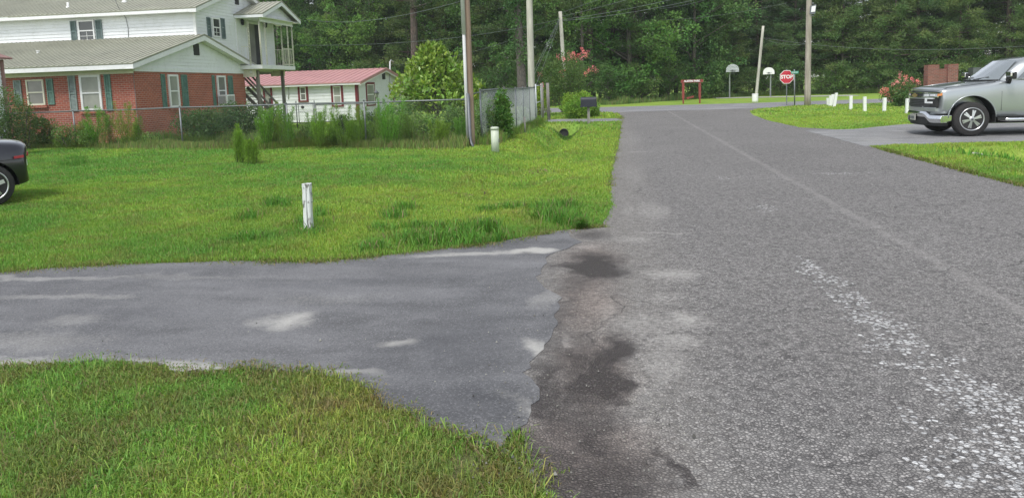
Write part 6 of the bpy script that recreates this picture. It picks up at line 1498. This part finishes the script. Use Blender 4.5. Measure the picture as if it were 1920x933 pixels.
        m = MB(); m.box((mc[0]-.042, mc[1]-.115 if sd > 0 else mc[1]-.125, mc[2]+.03), (mc[0]+.06, mc[1]+.118, mc[2]+.157)); m.build('mirror_cap', M['chrome'], MR, bevel=.025)
        m = MB(); m.bar((X0+1.78, YC+sd*.93, 1.30), (mc[0]+.03, YC+sd*1.10, 1.40), .10, .16); m.build('mirror_arm', M['trimblack'], MR, bevel=.02)
    # front end: patches following the curved nose
    def patch(y0, y1, z0, z1, s, th, mat, name, par=T, ny=8, bev=0, slant=0, z0b=None, z1b=None):
        m = MB(); vs = []; z0b = z0 if z0b is None else z0b; z1b = z1 if z1b is None else z1b
        for i in range(ny+1):
            f = i/ny; y = lerp(y0, y1, f); x = X0+bow(y, s); za, zb = lerp(z0, z0b, f), lerp(z1, z1b, f)
            vs += [(x, YC-y, za), (x+slant, YC-y, zb), (x+slant+th, YC-y, zb), (x+th, YC-y, za)]
        fs = [(3,2,1,0), tuple(4*ny+k for k in range(4))]
        for i in range(ny):
            for k in range(4): k2 = (k+1) % 4; fs.append((4*i+k, 4*i+k2, 4*i+4+k2, 4*i+4+k))
        m.add(vs, fs); return m.build(name, mat, par, bevel=bev)
    GR = patch(-.84, .84, .70, 1.06, .062, .06, M['trimblack'], 'grille', ny=14)
    patch(-.80, .80, .925, .957, .045, .03, M['silver'], 'grille_bar', GR, 14)
    patch(-.95, .95, 1.062, 1.09, .050, .05, M['chrome'], 'grille_bar', GR, 16)
    patch(-.62, .62, .968, .980, .042, .03, M['chrome'], 'grille_bar', GR, 14)
    for k in range(4): patch(-.66, .66, .745+k*.042, .755+k*.042, .054, .02, M['steel_dark'], 'grille_slat', GR, 12)
    for k in range(3): patch(-.66, .66, .99+k*.022, .996+k*.022, .054, .02, M['steel_dark'], 'grille_slat', GR, 12)
    # badge: wide cross shape
    m = MB(); bx0 = X0+.028
    for pg in ([(-.055, .965), (.055, .965), (.055, 1.06), (-.055, 1.06)], [(-.155, .985), (-.055, .985), (-.055, 1.035), (-.135, 1.035)], [(.055, .985), (.135, .985), (.155, 1.035), (.055, 1.035)]):
        m.prism([(bx0, YC-q[0], q[1]-.0) for q in pg], (.02, 0, 0))
    m.build('badge', M['gold'], GR)
    for sd in (-1, 1):
        HL = patch(sd*.40, sd*.86, .985, 1.055, .052, .05, M['lamp'], 'headlight', T, 8, 0, .01, .975, 1.07)
        patch(sd*.34, sd*.87, .962, .984, .046, .04, M['chrome'], 'lamp_surround', HL, 8)
        patch(sd*.47, sd*.62, 1.0, 1.04, .046, .02, M['lamp_white'], 'reflector', HL, 3); patch(sd*.68, sd*.80, 1.0, 1.04, .046, .02, M['lamp_white'], 'reflector', HL, 3)
        patch(sd*.865, sd*.965, .995, 1.085, .060, .05, M['amber'], 'turn_signal', T, 4, 0, .01, 1.01, 1.075)
        DL = patch(sd*.50, sd*.56, .82, .955, .042, .04, M['lamp_white'], 'daytime_light', T, 2); patch(sd*.56, sd*.74, .82, .862, .042, .04, M['lamp_white'], 'daytime_light_foot', DL, 3); patch(sd*.56, sd*.78, .925, .955, .042, .04, M['lamp_white'], 'daytime_light_top', DL, 3)
        patch(sd*.62, sd*.80, .66, .815, .056, .05, M['trimblack'], 'fog_grid', T, 4); patch(sd*.40, sd*.60, .63, .745, .044, .05, M['silver'], 'bumper_wing', T, 3, 0, 0, .63, .66)
    patch(-.84, .84, .615, .72, .050, .08, M['silver'], 'valance', T, 14, .01)
    def bz(y):
        f = float(sstep(.50, .72, abs(y))); return lerp(.48, .345, f), lerp(.625, .53, f)
    m = MB(); vs = []; ny = 30
    for i in range(ny+1):
        y = lerp(-1.0, 1.0, i/ny); x = X0+bow(y, .03, .25); a0_, a1_ = bz(y)
        vs += [(x+.012, YC-y, a0_), (x-.012, YC-y, (a0_+a1_)/2+.01), (x+.02, YC-y, a1_), (x+.16, YC-y, a1_), (x+.16, YC-y, a0_)]
    fs = [(4,3,2,1,0), tuple(5*ny+k for k in range(5))]
    for i in range(ny):
        for k in range(5): k2 = (k+1) % 5; fs.append((5*i+k, 5*i+k2, 5*i+5+k2, 5*i+5+k))
    m.add(vs, fs); BP = m.build('bumper', M['chrome'], T, bevel=.012)
    for sd in (-1, 1):
        m = MB(); e0, e1 = X0+bow(1.0, .03, .25), X0+.52; m.prism([(e0+.05, YC-sd*.985, .345), (e1, YC-sd*.985, .40), (e1, YC-sd*.985, .53), (e0+.05, YC-sd*.985, .53)], (0, -sd*.03, 0)); m.build('bumper_side', M['chrome'], BP, bevel=.01)
    patch(-.60, .60, .33, .498, .06, .12, M['trimblack'], 'lower_intake', BP, 12); patch(-.90, .90, .27, .35, .10, .2, M['trimblack'], 'air_dam', T, 14, .01)
    m = MB(); m.box((X0-.004, YC-.16, .39), (X0+.02, YC+.15, .54)); m.build('licence_plate', M['blind'], BP); 
    m = MB(); m.box((X0-.008, YC-.12, .425), (X0-.0045, YC+.11, .49)); m.build('plate_marks', M['galv'], BP)
    m = MB(); m.prism([(X0+2.55, YC+.02, 1.915), (X0+2.85, YC+.02, 1.925), (X0+2.82, YC+.02, 1.985), (X0+2.75, YC+.02, 1.985)], (0, -.05, 0)); m.build('antenna_fin', M['trimblack'], T, bevel=.01)
    # bonnet crease lines
    for sd in (-1, 1): m = MB(); m.tube([(X0+bow(.62, .3), YC-sd*.62, 1.197), (X0+.9, YC-sd*.66, 1.268), (X0+1.42, YC-sd*.70, 1.312)], .012, 6); m.build('bonnet_crease', M['silver'], T); m = MB(); m.tube([(X0+bow(.88, .14)+.02, YC-sd*.885, 1.155), (X0+.45, YC-sd*.915, 1.198), (X0+.95, YC-sd*.92, 1.243), (X0+1.5, YC-sd*.94, 1.305)], .006, 5); m.build('bonnet_gap', M['arch'], T)
truck()

def black_car():
    wc = at(-17, 388.5); ex = at(55, 372)
    Yn = float(wc[1]); XRR = float(onY(55.5, 330, Yn+.15)[0]); X0 = XRR-4.75; hw = .90; YC = Yn+hw-.02; hb = 1.02
    T = empty('black_car', (XRR-.70, Yn, 0), 'glossy black car cut off by the left edge of the picture', 'car')
    # s runs from the rear (0) to the front (4.75), x = XRR - s
    def bow(y, s): return s+.22*(abs(y)/.9)**3*max(0, 1-s/.8)
    def ring(s, zb, zt, wtop, wmax):
        half = [(.4, zb), (wmax*.9, zb+.01), (wmax*.985, zb+.12), (wmax, .62), (wmax*.985, zt-.22), (wmax*.93, zt-.09), (wtop, zt-.02), (wtop*.55, zt+.01), (0, zt+.02)]
        pts = half+[(-y, z) for y, z in half[-2::-1]]; return [(XRR-bow(y, s), YC-y, z) for y, z in pts]
    st = [(.0, .36, .86, .60, .76), (.03, .31, .93, .66, .83), (.14, .27, .98, .72, .875), (.45, .25, 1.01, .76, .895), (1.0, .24, 1.03, .77, .90), (1.5, .22, 1.00, .80, .90), (2.6, .22, .97, .80, .90), (3.5, .23, .95, .78, .90), (4.3, .26, .86, .72, .88), (4.68, .30, .74, .62, .80), (4.75, .36, .66, .5, .7)]
    m = loft([ring(*q) for q in st]); wx_ = .70
    smooth_cut(m, M['blackcar'], [(XRR-wx_, .33, .375, YC-1.2, YC-.6), (XRR-wx_, .33, .375, YC+.6, YC+1.2), (XRR-3.75, .33, .375, YC-1.2, YC-.6), (XRR-3.75, .33, .375, YC+.6, YC+1.2)], T, 'body', 2)
    gl = [(.93, 1.15, 3.35, .78), (1.10, 1.35, 2.95, .74), (1.36, 1.75, 2.35, .60), (1.43, 1.95, 2.2, .40)]
    def gr(z, s0, s1, w_): pts = [(s0, 0), (s0+.04, w_*.7), (s0+.2, w_), (s1-.2, w_), (s1-.04, w_*.7), (s1, 0)]; return [(XRR-s, YC-y, z) for s, y in pts+[(s, -y) for s, y in pts[-2:0:-1]]]
    smooth_cut(loft([gr(*q) for q in gl]), M['carglass'], [], T, 'cabin_glass', 2)
    m = loft([gr(1.37, 1.70, 2.45, .60), gr(1.45, 1.85, 2.3, .45)]); smooth_cut(m, M['blackcar'], [], T, 'roof', 1)
    for s_ in (wx_, 3.75):
        for sd in (-1, 1):
            wheel(T, XRR-s_, YC+sd*.79, .33, .325, .21, sd, 5, .64, False)
            m = MB(); n = 24; vs = []
            for yy_ in (YC+sd*.6, YC+sd*.86): vs += [(XRR-s_+.385*math.cos(a), yy_, .33+.385*math.sin(a)) for a in np.linspace(-.1, math.pi+.1, n)]
            m.add(vs, [(k, k+1, n+k+1, n+k) for k in range(n-1)], True); m.add(vs[:n], [tuple(range(n))]); m.build('wheel_liner', M['arch'], T)
    for sd in (-1, 1):
        m = MB(); m.prism([(XRR-.36, YC+sd*.885, .715), (XRR-.22, YC+sd*.87, .725), (XRR-.22, YC+sd*.87, .765), (XRR-.36, YC+sd*.885, .755)], (0, sd*.006, 0)); m.build('side_marker', M['red_lens'], T)
        m = MB(); m.box((XRR-.2, YC+sd*.40-.14, .72), (XRR-.06, YC+sd*.40+.14, .80)); m.build('tail_light', M['red_lens'], T, bevel=.02)
        m = MB(); m.tube([(XRR-.62, YC+sd*.898, .70), (XRR-.24, YC+sd*.878, .708)], .004, 4); m.build('bumper_seam', M['arch'], T)
    m = MB(); m.box((XRR-.05, YC-.2, .55), (XRR-.002, YC+.2, .65)); m.build('licence_plate', M['sign_white'], T)
    T.rotation_euler = (0, 0, rad(56)); a_ = at(-12, 388); T.location = (float(a_[0]), float(a_[1]), 0)
black_car()
